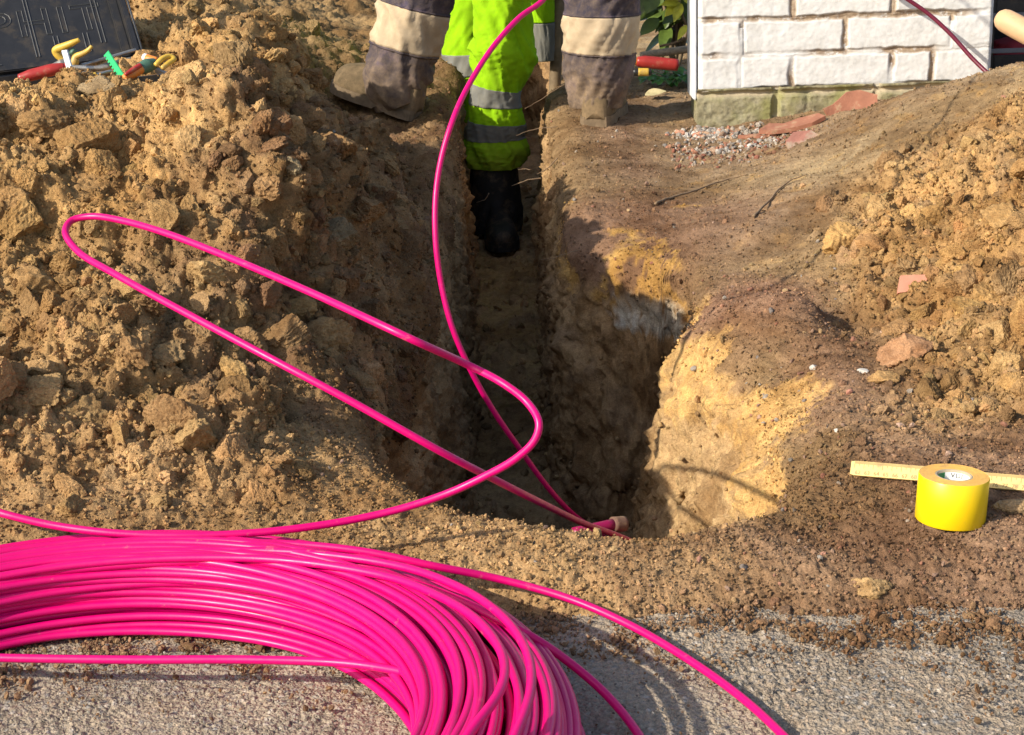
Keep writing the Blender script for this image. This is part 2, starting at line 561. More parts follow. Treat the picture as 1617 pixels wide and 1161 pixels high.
def build_ground():
    NC, NR = 1060, 940
    core = np.linspace(-1.28, 1.28, NC)
    ext = 1.28 + np.cumsum(.004 * 1.30 ** np.arange(40))
    ext = ext[ext < 900]
    u = np.concatenate([-ext[::-1], core, ext])
    yc = 1.36 * np.exp(np.linspace(0, math.log(7.0 / 1.36), NR))
    back = 7.0 + np.cumsum(.012 * 1.13 ** np.arange(75)); back = back[back < 900]
    front = 1.36 - np.cumsum(.01 * 1.4 ** np.arange(20)); front = front[front > -40]
    yv = np.concatenate([front[::-1], yc, back])
    nr, nc = len(yv), len(u)
    wv = .34 * np.clip(yv, 1.36, 9) + .10
    x = (u[None, :] * wv[:, None]).ravel()
    y = np.repeat(yv, nc)
    s, D, A = pit_fields(x, y)
    # horizontal remap
    f = s.copy()
    o = (s > SO) & (s < EXP)
    f[o] = (s[o] - SO) * EXP / (EXP - SO)
    t = np.clip((SO - s) / (SO + SI), 0, 1)
    strip = (s <= SO) & (s > -SI)
    run = A[:, 2]
    pw_ = 1 - .45 * smooth(.05, .14, run)
    f[strip] = -run[strip] * t[strip] ** pw_[strip]
    ins = s <= -SI
    f[ins] = np.minimum(-run[ins] - (-s[ins] - SI) * np.clip(.75 - run[ins] * 3.2, .08, .75), s[ins] * .3)
    dl = np.linalg.norm(D, axis=1)
    near = s < EXP
    x = x + np.where(near, D[:, 0] * (f - s), 0)
    y = y + np.where(near, D[:, 1] * (f - s), 0)
    z = base_height(x, y)
    far_y = smooth(1.56, 1.42, y) 
    z = z * (1 - far_y) - .060 * far_y
    # rounded shoulder, wall, floor
    sh = np.clip(1 - f / np.maximum(A[:, 0], 1e-3), 0, 1)
    sh = np.where(near & (f > 0), sh, np.where(f <= 0, 1.0, 0.0))
    z = z - A[:, 1] * sh ** 2
    fz = floor_z(x, y)
    tt = np.where(strip, t, np.where(ins, 1.0, 0.0))
    z = z * (1 - tt) + fz * tt
    P = np.stack([x, y, z], 1)
    core_m = (np.abs(x) < 2.2) & (y > 1.3) & (y < 7.5)

    # region weights
    wallw = smooth(.02, .15, tt) * (1 - smooth(.9, 1.0, tt))
    floorw = smooth(.92, 1.0, tt)
    surf = 1 - np.maximum(wallw, floorw)
    hx = fbm(np.stack([x * 3, y * 3, np.zeros_like(x)], 1), 3) * .05
    heap = smooth(-.19, -.31, x + hx + .10 * smooth(3.2, 4.2, y)) * smooth(1.6, 1.78, y) * surf
    heap *= 1 - .45 * smooth(3.9, 4.4, y)
    heap *= 1 - .85 * smooth(-.68, -.58, x) * smooth(3.3, 3.6, y) * smooth(4.8, 4.6, y)
    rclod = smooth(.43, .6, x - .12 * (y - 2.4) + hx) * smooth(1.70, 1.93, y - .15 * x) * smooth(3.25, 2.85, y - .25 * (x - .6) + hx) * surf
    rslope = smooth(.25, .4, x + hx) * smooth(2.6, 2.9, y) * surf * (1 - rclod)
    strip_f = smooth(1.95, 1.7, y) * surf

    # normals of the smooth sheet
    G = P.reshape(nr, nc, 3)
    def normals(G):
        du = np.gradient(G, axis=1); dv = np.gradient(G, axis=0)
        n = np.cross(du, dv); n /= np.linalg.norm(n, axis=2)[:, :, None] + 1e-12
        return n.reshape(-1, 3)
    n0 = normals(G)

    h = np.zeros(len(x))
    ci = np.nonzero(core_m)[0]
    q = P[ci]
    wx = q[:, 0] + .012 * perlin(q * 30); wy = q[:, 1] + .012 * perlin(q * 30 + 50)
    def lumps(scale, amp, thr, pw=1.0, seed=0.0):
        f1, r1, r2, df, ox, oy = worley2(wx * scale + seed, wy * scale * .9 + seed * 1.7, True)
        on = smooth(thr, thr + .10, r1)
        ang = r2 * 40 + r1 * 90
        plane = .55 + .95 * (np.cos(ang) * ox + np.sin(ang) * oy)
        ang2 = r1 * 57 + r2 * 23
        plane2 = .75 + 1.5 * (np.cos(ang2) * ox + np.sin(ang2) * oy)
        blk = np.clip(np.minimum(plane, plane2), 0, 1.1) * smooth(0, .30, df) * smooth(.95, .55, f1)
        dome = np.clip(1 - (f1 / .62) ** 2, 0, 1) ** .6
        return amp * on * (.35 + .65 * (r2 * 7.3 % 1)) ** pw * (.72 * blk + .38 * dome)
    L = lumps(8, .040, .45, seed=3.1) + lumps(17, .022, .38, seed=8.2) + lumps(38, .012, .33, seed=1.4) + lumps(85, .0080, .3, seed=5.5) + lumps(190, .0034, .2, seed=6.5)
    shade_ = smooth(-.40, -.28, q[:, 0]) * smooth(2.0, 2.2, q[:, 1])
    hc = heap[ci] * (L * (1 + .6 * shade_) + shade_ * .014 * ridged(q * np.array([9, 9, 34]), 4) + .030 * fbm(q * 6, 3) + .009 * ridged(q * 26, 4) + .003 * fbm(q * 150, 2) - .016)
    Lr = lumps(13, .034, .5, seed=4.4) + lumps(28, .022, .36, seed=2.2) + lumps(62, .0115, .3, seed=7.4) + lumps(140, .005, .2, seed=1.1)
    hc += rclod[ci] * (Lr + .015 * fbm(q * 8, 3) + .005 * ridged(q * 34, 3) - .013)
    Ls = lumps(95, .0035, .5, seed=2.9) + lumps(200, .002, .3, seed=3.9)
    hc += rslope[ci] * (Ls * .8 + .008 * fbm(q * 7, 3) + .0028 * fbm(q * np.array([28, 28, 28]), 3))
    Lf = lumps(60, .0055, .55, seed=12.9) + lumps(120, .0040, .35, seed=2.6) + lumps(260, .0018, .2, seed=8.8)
    ledge = surf[ci] * smooth(-.08, -.16, q[:, 0]) * smooth(1.9, 2.2, q[:, 1]) * (1 - heap[ci])
    hc += ledge * (.9 * L + .006 * ridged(q * np.array([14, 14, 60]), 3))
    gen = surf[ci] * (1 - heap[ci]) * (1 - rclod[ci]) * (1 - rslope[ci])
    hc += gen * (.8 * Lf + .007 * fbm(q * 9, 4) + .002 * ridged(q * 40, 3))
    # walls: spade marks run down, ragged patches, crumbly pits
    vq = q * np.array([16, 16, 2.2])
    hc += wallw[ci] * (.016 * fbm(vq, 3) + .018 * fbm(q * 12 + 5, 4) + .011 * ridged(q * 33, 4) + .009 * np.clip(fbm(q * 60, 3), 0, 1) + .003 * fbm(q * 140, 2) - .010)
    hc += floorw[ci] * (1.2 * Lf + lumps(26, .02, .55, seed=9.9) + .02 * fbm(q * 6, 4))
    h[ci] = hc
    P = P + n0 * h[:, None]

    # earth colours: layers in the cut, red gravelly topsoil, sandy spoil, painted ledge shade
    col = np.zeros((len(x), 3)); col[:] = (.26, .17, .085)
    warp = np.zeros(len(x)); warp[ci] = fbm(P[ci] * 7 + 31, 4)
    warp2 = np.zeros(len(x)); warp2[ci] = fbm(P[ci] * 18 + 77, 4)
    def paint(c, w):
        w = np.clip(w, 0, 1)[:, None]
        col[:] = col * (1 - w) + np.array(c) * w
    tan_, tan2 = (.53, .335, .14), (.36, .225, .105)
    paint(tan_, heap * (1 - .5 * smooth(-.1, .4, warp)))
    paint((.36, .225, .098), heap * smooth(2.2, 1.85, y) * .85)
    paint((.33, .21, .095), heap * smooth(.05, .4, warp2) * .85)
    paint((.27, .17, .085), heap * smooth(.1, .4, warp) * smooth(-.55, -.35, x) * .7)
    paint((.27, .18, .085), smooth(-.15, -.3, x) * smooth(3.6, 4.2, y) * surf * .8)
    paint((.34, .25, .14), rslope * .9)
    paint((.45, .30, .13), rslope * smooth(.25, .5, warp2) * .8)
    paint((.43, .262, .108), rclod * (1 - .45 * smooth(0, .4, warp)))
    paint((.31, .21, .115), rclod * smooth(.15, .5, warp2) * .6)
    paint((.27, .165, .10), gen_full(surf, heap, rclod, rslope) * smooth(.3, .42, x + .06 * warp) * smooth(2.6, 2.2, y) * .9)
    paint((.43, .27, .125), strip_f * smooth(.33, .1, x + .08 * warp) * .85)
    paint((.25, .155, .095), strip_f * smooth(.05, .25, x + .1 * warp) * smooth(1.68, 1.6, y + .03 * warp) * .8)
    paint((.24, .15, .10), smooth(.12, .3, x) * smooth(3.2, 3.6, y + .1 * warp) * surf * (1 - rslope * .4) * smooth(5.2, 4.6, y) * .7)
    paint((.25, .14, .09), smooth(.35, .1, np.hypot((x - .27) / 1.2, (y - 3.05) * .8)) * surf * .7)   # dark red patch on the right bank
    paint((.29, .165, .105), smooth(.19, .05, np.hypot(x - .36, (y - 2.5) * .8) + .05 * warp) * surf * .8)
    shadew = smooth(-.43, -.30, x + .05 * warp) * smooth(-.06, -.12, x) * smooth(1.75, 2.0, y) * surf  # shaded ledge between heap and trench: its shade is painted into the soil colour
    paint((.25, .155, .075), shadew * .85)
    paint((.19, .105, .06), shadew * smooth(.1, .35, warp2) * .6)  # deeper blotches within the painted shade
    # cut faces
    depth = -P[:, 2] + .05 * warp
    cut = np.clip(wallw + floorw, 0, 1)
    paint((.41, .265, .13), cut)
    paint((.27, .175, .095), cut * smooth(.1, .4, warp2) * .7)
    paint((.22, .13, .08), cut * smooth(.07, .02, depth) * .6)
    right = smooth(.10, .16, P[:, 0]) * smooth(2.66, 2.58, P[:, 1]) * smooth(1.69, 1.75, P[:, 1]) * smooth(.44, .38, P[:, 0])
    fine_ = np.zeros(len(x)); fine_[ci] = fbm(P[ci] * 55 + 11, 3)
    paint((.47, .315, .155), right * np.clip(cut + .9 * smooth(.03, .07, depth) * surf, 0, 1) * smooth(.02, .06, depth))
    paint((.60, .37, .135), right * smooth(.028, .045, depth + .02 * fine_) * smooth(.125, .10, depth + .02 * fine_) * .85)
    paint((.34, .22, .11), right * smooth(.0, .25, fine_ + .6 * warp2) * cut * .6)
    paint((.55, .33, .10), smooth(.06, .12, P[:, 0]) * smooth(2.6, 2.9, P[:, 1]) * smooth(3.6, 3.2, P[:, 1]) * smooth(.025, .04, depth) * smooth(.12, .09, depth) * smooth(.05, .2, warp2 + .5 * fine_) * .9)
    # pale lime patch in the alcove wall
    lp = at(1022, 503, 2.83)
    dd = np.maximum(np.abs(P[:, 0] - lp[0]) / .052, np.maximum(np.abs(P[:, 1] - lp[1]) / .16, np.abs(P[:, 2] - lp[2]) / .028))
    paint((.62, .58, .48), smooth(1.12, 1.0, dd + .18 * warp2 + .2 * fine_) * cut * smooth(-.55, -.3, fine_))
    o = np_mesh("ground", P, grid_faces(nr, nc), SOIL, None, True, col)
    o["kind"] = "structure"
    info = dict(P=P, n=normals(P.reshape(nr, nc, 3)), col=col, heap=heap, rclod=rclod, rslope=rslope, strip=strip_f, wall=wallw, floor=floorw,
                surf=surf, nr=nr, nc=nc)
    return o, info


def gen_full(surf, heap, rclod, rslope):
    return surf * (1 - heap) * (1 - rclod) * (1 - rslope)


ground, GI = build_ground()
_P = GI["P"].reshape(GI["nr"], GI["nc"], 3)
GT = BVHTree.FromPolygons([tuple(v) for v in GI["P"].tolist()], grid_faces(GI["nr"], GI["nc"]).tolist(), all_triangles=False)


def gz(x, y):
    h = GT.ray_cast(Vector((x, y, 3)), Vector((0, 0, -1)))
    return h[0].z if h[0] is not None else 0.0


def hit(px, py):
    """where the line of sight meets the ground: a point standing on the earth, and its normal and colour"""
    d = ray(px, py)
    h = GT.ray_cast(Vector(CAM), Vector(d).normalized())
    p, n, i = h[0], h[1], h[2]
    f = i
    r, c = divmod(f, GI["nc"] - 1)
    return np.array(p), np.array(n), GI["col"][r * GI["nc"] + c]


# ------------------------------------------------------------------ asphalt strip in front
AZ = -.035
def asphalt():
    u = np.concatenate([-(.66 + np.cumsum(.004 * 1.35 ** np.arange(30)))[::-1], np.linspace(-.66, .66, 900), .66 + np.cumsum(.004 * 1.35 ** np.arange(30))])
    v = np.concatenate([(1.12 - np.cumsum(.006 * 1.35 ** np.arange(24)))[::-1], np.linspace(1.12, 1.60, 330)])
    X, Y = np.meshgrid(u, v); x, y = X.ravel(), Y.ravel()
    core_ = (np.abs(x) < .7) & (y > 1.10)
    q = np.stack([x, y, np.zeros_like(x)], 1)
    z = np.full(len(x), AZ)
    f1, r1, r2, df, ox, oy = worley2(x * 135 + 20 + .3 * perlin(q * 200), y * 135 + 20 + .3 * perlin(q * 200 + 50), True)
    g1, s1, s2, dg = worley2(x * 290 + 20, y * 290 + 20)
    z += np.where(core_, (.0023 * smooth(.0, .35, df) * (.25 + .75 * r1) * (1 + .6 * ((r2 - .5) * ox * 2 + oy * .5)) + .0016 * smooth(0, .4, dg) * s1) * (.55 + .6 * smooth(-.3, .5, fbm(q * 7, 3))) + .004 * fbm(q * 5, 3) - .003, 0)
    ro = np_mesh("asphalt", np.stack([x, y, z], 1), grid_faces(len(v), len(u)), ASPH)
    ro["kind"] = "structure"
    return ro


def asphalt_material():
    m, nt, b = new_mat("asphalt")
    co = geo_pos(nt)
    v = N(nt, "ShaderNodeTexVoronoi"); v.inputs["Scale"].default_value = 150
    nt.links.new(co, v.inputs["Vector"])
    sep = N(nt, "ShaderNodeSeparateColor"); nt.links.new(v.outputs["Color"], sep.inputs[0])
    stone = ramp(nt, sep.outputs[0], [(0, (.19, .165, .135)), (.3, (.32, .275, .22)), (.55, (.22, .22, .215)), (.7, (.40, .33, .25)), (.86, (.29, .20, .145)), (.95, (.50, .45, .39))])
    gap = ramp(nt, v.outputs["Distance"], [(.25, 0.0), (.62, 1.0)])
    c = mixc(nt, gap, stone, (.235, .19, .14))
    dust = ramp(nt, noise(nt, 7, 6, .7, co), [(.36, 0.0), (.58, .9)])
    spk = ramp(nt, noise(nt, 240, 3, .6, co), [(.35, 0.0), (.6, 1.0)])
    c = mixc(nt, mixc(nt, 1.0, dust, spk, 'MULTIPLY'), c, (.42, .335, .24))
    c = mixc(nt, ramp(nt, noise(nt, 11, 5, .7, co, .4), [(.58, 0.0), (.72, .6)]), c, (.22, .14, .085))
    nt.links.new(c, b.inputs["Base Color"])
    b.inputs["Roughness"].default_value = .85
    b.inputs["Specular IOR Level"].default_value = .25
    p = None
    for sc_, dst in ((150, .004), (380, .0025)):
        vv = N(nt, "ShaderNodeTexVoronoi"); vv.inputs["Scale"].default_value = sc_; nt.links.new(co, vv.inputs["Vector"])
        iv = N(nt, "ShaderNodeMath", operation='SUBTRACT'); iv.inputs[0].default_value = 1.0; nt.links.new(vv.outputs["Distance"], iv.inputs[1])
        p = bump(nt, None, iv.outputs[0], .7, dst, p)
    bump(nt, b, noise(nt, 420, 5, .7, co), .7, .002, p)
    return m


ASPH = asphalt_material()
asphalt()


# ------------------------------------------------------------------ clods and crumbs
def ico(sub):
    bm = bmesh.new(); bmesh.ops.create_icosphere(bm, subdivisions=sub, radius=1.0)
    V = np.array([v.co[:] for v in bm.verts]); Fc = np.array([[v.index for v in f.verts] for f in bm.faces])
    bm.free()
    return V, Fc


ICO = {k: ico(k) for k in (1, 2, 3, 4, 5)}


def clod_shape(sub, seed, cuts=5, rough=1.0):
    r = np.random.default_rng(seed)
    V, Fc = ICO[sub]
    off = r.random(3) * 90
    P = V * (1 + .22 * perlin(V * 1.1 + off) + .16 * perlin(V * 2.3 + off + 9))[:, None]
    for k in range(cuts):
        n = r.normal(size=3); n /= np.linalg.norm(n)
        d = r.uniform(.45, .8)
        dist = P @ n
        over = np.clip(dist - d, 0, None)
        P = P - n[None, :] * (over * .92)[:, None]
    nv = V
    dsp = rough * (.06 * perlin(P * 5 + off) + (.05 * perlin(P * 11 + off) if sub >= 3 else 0) + (.035 * np.abs(perlin(P * 23 + off)) if sub >= 4 else 0) + (.02 * perlin(P * 45 + off) if sub >= 5 else 0))
    P = P + nv * (dsp)[:, None]
    P *= np.array([1, r.uniform(.7, 1.0), r.uniform(.5, .85)])
    return P, Fc


def rand_rot(n, r):
    q = r.normal(size=(n, 4)); q /= np.linalg.norm(q, axis=1)[:, None]
    w, x, y, z = q.T
    return np.stack([np.stack([1 - 2 * (y * y + z * z), 2 * (x * y - z * w), 2 * (x * z + y * w)], -1),
                     np.stack([2 * (x * y + z * w), 1 - 2 * (x * x + z * z), 2 * (y * z - x * w)], -1),
                     np.stack([2 * (x * z - y * w), 2 * (y * z + x * w), 1 - 2 * (x * x + y * y)], -1)], 1)


def scatter(name, weight, count, size_lo, size_hi, sub, seed, power=2.2, sink=.25, mat=None, colvar=.16, palette=None, shapes=8, rough=1.0, cuts=4, surface=None):
    r = np.random.default_rng(seed)
    gi = surface or GI
    P, Nn, col = gi["P"], gi["n"], gi["col"]
    p = np.clip(weight, 0, None) * gi["area"]
    p = p / p.sum()
    idx = r.choice(len(P), count, p=p)
    size = size_lo * (1 - r.random(count) * (1 - (size_lo / size_hi) ** power)) ** (-1 / power)
    protos = [clod_shape(sub, seed * 100 + k, cuts, rough) for k in range(shapes)]
    which = r.integers(0, shapes, count)
    R = rand_rot(count, r)
    items, cols = [], []
    for k in range(shapes):
        sel = np.nonzero(which == k)[0]
        if not len(sel):
            continue
        V, Fc = protos[k]
        W = np.einsum('nij,vj->nvi', R[sel], V) * size[sel][:, None, None]
        cen = P[idx[sel]] + r.normal(size=(len(sel), 3)) * np.array([.003, .003, 0]) + Nn[idx[sel]] * (size[sel] * (.6 - sink * 2))[:, None]
        W = W + cen[:, None, :]
        Ff = (Fc[None] + (np.arange(len(sel)) * len(V))[:, None, None]).reshape(-1, 3)
        items.append((W.reshape(-1, 3), [Ff]))
        if palette is None:
            c = col[idx[sel]] * (1 + colvar * r.normal(size=(len(sel), 1))) * (1 + .022 * r.normal(size=(len(sel), 3)))
        else:
            pa = np.array(palette); c = pa[r.integers(0, len(pa), len(sel))] * (1 + .1 * r.normal(size=(len(sel), 1)))
        cols.append(np.repeat(np.clip(c, .02, .8), len(V), 0))
    V, fl = join_arrays(items)
    return V, fl, np.vstack(cols)


def areas(nr, nc, P):
    G = P.reshape(nr, nc, 3)
    n = np.cross(np.gradient(G, axis=1), np.gradient(G, axis=0))
    return np.linalg.norm(n, axis=2).ravel()


GI["area"] = areas(GI["nr"], GI["nc"], GI["P"])
_gx, _gy = GI["P"][:, 0], GI["P"][:, 1]
vis = (np.abs(_gx) < .42 * _gy + .10) & (_gy > 1.38) & (_gy < 5.6)
near_w = 1 / np.clip(_gy, 1.4, 6)
crumbs = []
E_ = vis * near_w
flat = gen_full(GI["surf"], GI["heap"], GI["rclod"], GI["rslope"])
crumbs.append(scatter("m", E_ * GI["heap"], 900, .008, .030, 4, 11, 2.3, .30, cuts=9, rough=2.0, shapes=16))
crumbs.append(scatter("b", E_ * GI["heap"], 520, .016, .055, 5, 14, 2.4, .34, cuts=12, rough=1.0, shapes=22, colvar=.12))
crumbs.append(scatter("b", E_ * GI["rclod"], 440, .012, .042, 5, 24, 2.2, .34, cuts=12, rough=1.0, shapes=22, colvar=.12))
shw = smooth(-.44, -.34, _gx) * smooth(-.10, -.16, _gx) * smooth(1.9, 2.1, _gy) * smooth(3.8, 3.2, _gy) * (GI["surf"] > .5)
crumbs.append(scatter("b", E_ * shw, 170, .012, .050, 5, 15, 2.0, .36, cuts=12, rough=1.1, shapes=18))
crumbs.append(scatter("m", E_ * shw, 500, .006, .018, 4, 16, 2.2, .30, cuts=9, rough=2.0, shapes=12))
crumbs.append(scatter("s", E_ * GI["heap"], 11000, .0030, .010, 3, 12, 2.1, .26, cuts=7, rough=2.3, shapes=16))
crumbs.append(scatter("c", E_ * near_w * GI["heap"], 60000, .0012, .0036, 1, 13, 1.6, .18, rough=2.2, cuts=3, shapes=14))
crumbs.append(scatter("m", E_ * GI["rclod"], 520, .007, .024, 4, 21, 2.3, .30, cuts=9, rough=2.0, shapes=16))
crumbs.append(scatter("s", E_ * GI["rclod"], 6000, .0030, .009, 3, 22, 2.1, .26, cuts=7, rough=2.3, shapes=16))
crumbs.append(scatter("c", E_ * GI["rclod"], 26000, .0013, .0038, 1, 23, 1.6, .18, rough=2.2, cuts=3, shapes=14))
crumbs.append(scatter("s", E_ * GI["rslope"], 1400, .0025, .007, 3, 31, 2.4, .2))
crumbs.append(scatter("c", E_ * GI["rslope"], 20000, .0012, .0036, 1, 32, 1.8, .15))
crumbs.append(scatter("s", E_ * flat, 3600, .0026, .0075, 3, 41, 2.6, .28, cuts=7, rough=2.3, colvar=.24))
crumbs.append(scatter("c", E_ * near_w * flat, 80000, .0010, .0032, 1, 42, 1.8, .15, colvar=.28, rough=2.2, cuts=3))
crumbs.append(scatter("c", vis * (GI["wall"] + GI["floor"]), 5000, .002, .007, 1, 51, 1.8, .25))
crumbs.append(scatter("m", vis * GI["floor"], 300, .008, .025, 2, 52, 2.0, .25))
V, fl = join_arrays([(a, b) for a, b, c in crumbs])
o = np_mesh("soil_crumbs", V, fl, SOIL, None, False, np.vstack([c for a, b, c in crumbs]))
o["kind"] = "stuff"
o["label"] = "loose tan and brown earth crumbs covering the heaps and banks"; o["category"] = "soil"

# crumbs spilled over the edge of the asphalt, thinning out towards the camera
_n = 90000
_ax = rng.uniform(-.6, .62, _n); _ay = rng.uniform(1.18, 1.56, _n)
_aw = smooth(1.30, 1.50, _ay + .035 * smooth(.22, .36, _ax) + .05 * perlin(np.stack([_ax * 9, _ay * 9, 0 * _ax], 1)) + .05 * (_ax > .3) * smooth(.25, .5, _ax)) ** 2 + .012
_aw *= smooth(-.15, .1, perlin(np.stack([_ax * 22, _ay * 22, 0 * _ax + 4], 1))) + .15
AI = dict(P=np.stack([_ax, _ay, np.full(_n, AZ + .001)], 1), n=np.tile([0, 0, 1.0], (_n, 1)), col=np.tile([.26, .16, .09], (_n, 1)), area=np.ones(_n))
sp = [scatter("c", _aw, 15000, .0010, .0042, 1, 61, 2.0, .14, rough=2.2, cuts=3, surface=AI, colvar=.2), scatter("c", _aw ** 1.3, 260, .0036, .009, 2, 62, 2.6, .22, rough=2.0, cuts=6, surface=AI, colvar=.2),
      scatter("c", _aw * 0 + 1, 900, .0012, .003, 1, 63, 2.0, .1, surface=AI, palette=[(.36, .33, .28), (.22, .2, .18), (.42, .33, .24)])]
V, fl = join_arrays([(a, b) for a, b, c in sp])
o = np_mesh("spilled_crumbs", V, fl, SOIL, None, False, np.vstack([c for a, b, c in sp]))
o["kind"] = "stuff"
o["label"] = "fine earth crumbs spilled over the edge of the grey asphalt"; o["category"] = "soil"
# pale gravel by the wall foot
# ------------------------------------------------------------------ pink pipes
R_PIPE = .0039


def px_path(pts, per=14):
    return catmull([at(*p) for p in pts], per)


ZA = [(-150, 760, .075), (-60, 792, .065), (0, 810, .06), (80, 829, .05), (180, 842, .045), (300, 846, .042), (450, 837, .040), (600, 812, .045), (700, 782, .062), (762, 754, .082),
      (815, 724, .105), (845, 694, .125), (851, 668, .140), (833, 636, .155), (795, 606, .17), (740, 577, .182)]
loopA = [(px, py, float(at_z(px, py, z)[1])) for px, py, z in ZA] + [(650, 536, 1.57), (500, 466, 1.65), (350, 402, 1.75),
         (255, 366, 1.81), (190, 348, 1.85), (145, 342, 1.87), (114, 348, 1.87), (103, 366, 1.85), (122, 396, 1.82), (180, 432, 1.76), (300, 498, 1.68), (440, 573, 1.61),
         (560, 637, 1.58), (690, 710, 1.57), (790, 762, 1.62), (866, 800, 1.74), (920, 826, 1.88), (985, 850, 2.02), (1030, 872, 2.15)]
o = tube("pipe", px_path(loopA), R_PIPE, PINK, None, 14)
tag(o, "pink plastic pipe bent into a long hairpin loop over the left soil heap", "pipe")
loopB = [(1010, 890, 2.560), (985, 872, 2.440), (940, 838, 2.320), (900, 808, 2.260), (862, 766, 2.230), (820, 708, 2.210), (780, 650, 2.190), (745, 588, 2.180), (715, 520, 2.180), (697, 450, 2.190),
         (688, 380, 2.200), (688, 310, 2.220), (697, 250, 2.240), (715, 190, 2.260), (740, 135, 2.310), (778, 75, 2.360), (820, 28, 2.410), (862, -5, 2.460)]
loopBw = [(.13, 2.72, .60), (.17, 2.9, .74), (.20, 3.4, .90), (.16, 3.8, 1.0), (.12, 4.0, 1.04)]

o = tube("pipe", catmull([at(*p) for p in loopB] + [np.array(p) for p in loopBw]), R_PIPE, PINK, None, 14)
tag(o, "pink plastic pipe rising out of the pit in front of the two workers", "pipe")


def pipe_coil():
    cx, cy = -.37, 1.197
    root = thing("pipe_coil", "large coil of bright pink plastic pipe lying on the grey asphalt", "pipe coil", (cx, cy, AZ))
    r = np.random.default_rng(5)
    items = []
    hw, hh, r0, z0 = .0615, .035, .350, .038
    th = np.linspace(0, 2 * np.pi, 300, endpoint=False)
    # layers of windings filling an oval bundle
    k = 0
    for shell, n in ((1.0, 41), (.91, 38), (.79, 32), (.6, 22)):
        for i in range(n):
            ph = 2 * np.pi * (i + .5 * (k % 2)) / n + r.normal() * .05
            drift = r.normal() * .10 * np.sin(th + r.uniform(0, 6.3)) + r.normal() * .06 * np.sin(2 * th + r.uniform(0, 6.3)) + .05 * r.normal() * np.sin(3 * th + r.uniform(0, 6.3))
            # windings spread where the bundle leaves the frame and crowd on the right
            sh = shell * (1 + .05 * np.sin(th * 2 + r.uniform(0, 6.3)) * r.normal())
            u = np.cos(ph + drift) * sh; v = np.sin(ph + drift) * sh
            # squarish oval, flattened on the ground
            u = np.sign(u) * np.abs(u) ** .72; v = np.sign(v) * np.abs(v) ** .72
            rad = r0 + hw * u + .004 * r.normal() * np.sin(th + r.uniform(0, 6.3))
            z = np.maximum(z0 + hh * v - .012 * u, .0042) + .0012 * r.normal()
            x = rad * np.cos(th) + .003 * np.sin(3 * th + 1); y = rad * np.sin(th)
            items.append(tube_arrays(np.stack([x, y, np.maximum(z, .004)], 1), R_PIPE, 9, closed=True))
        k += 1
    for rr_, zz_ in ((.2895, .0042), (.2975, .0042), (.2880, .0115), (.2955, .0120), (.2890, .0190), (.3040, .0050), (.413, .0042), (.405, .005), (.411, .0118)):
        rad = rr_ + .0022 * np.sin(th + r.uniform(0, 6.3)) + .0012 * np.sin(2 * th + r.uniform(0, 6.3))
        items.append(tube_arrays(np.stack([rad * np.cos(th) + .003 * np.sin(3 * th + 1), rad * np.sin(th), zz_ + .0012 * (1 + np.sin(2 * th + r.uniform(0, 6.3)))], 1), R_PIPE, 9, closed=True))
    V, fl = join_arrays(items)
    np_mesh("winding", V, fl, PINK, root)

    def strand(pts):
        V, fl = tube_arrays(catmull([np.array(p) - np.array([cx, cy, AZ]) for p in pts]), R_PIPE, 12)
        return np_mesh("loose_strand", V, fl, PINK, root)

    # a winding straight across the middle of the coil
    g = lambda px, py, z: tuple(at_z(px, py, z))
    strand([g(-220, 1030, .0), g(-80, 1036, .0), (g(0, 1039, .0)), g(200, 1042, .0), g(400, 1042, .002), g(560, 1049, .006), g(680, 1072, .014), g(770, 1108, .02), g(815, 1150, .02), g(840, 1215, .012)])
    # outer windings that have sprung open to the right
    strand([g(-200, 935, .02), g(-60, 898, .03), g(120, 869, .034), g(300, 857, .035), g(470, 860, .036), g(580, 872, .032), g(680, 893, .02), g(790, 915, .0), g(900, 946, -.012), g(1000, 990, -.022), g(1100, 1050, -.028), g(1180, 1109, -.03), g(1245, 1170, -.03), g(1330, 1265, -.03)])
    strand([g(-180, 945, .03), g(60, 905, .036), g(330, 886, .040), g(520, 893, .042), g(620, 911, .042), g(720, 945, .040), g(790, 980, .035), g(850, 1012, .02), g(910, 1055, -.005), g(960, 1100, -.02), g(1012, 1166, -.028), g(1050, 1250, -.03)])
    # a winding that falls to the inside
    strand([g(-150, 1066, -.026), g(0, 1020, -.026), g(100, 1003, -.026), g(250, 997, -.026), g(400, 1010, -.026), g(500, 1035, -.027), g(575, 1073, -.028), g(625, 1115, -.028), g(652, 1150, -.028), g(675, 1195, -.028), g(690, 1250, -.03)])
    strand([g(690, 1240, .05), g(740, 1160, .06), g(790, 1090, .066), g(795, 1040, .066), g(760, 985, .066), g(690, 940, .058), g(600, 908, .05), g(400, 882, .046), g(120, 892, .042), g(-180, 945, .036)])
    strand([g(765, 1260, .05), g(810, 1170, .06), g(838, 1090, .064), g(832, 1030, .064), g(795, 975, .064), g(720, 925, .056), g(620, 892, .048), g(420, 870, .043), g(150, 880, .04), g(-180, 930, .036)])


pipe_coil()

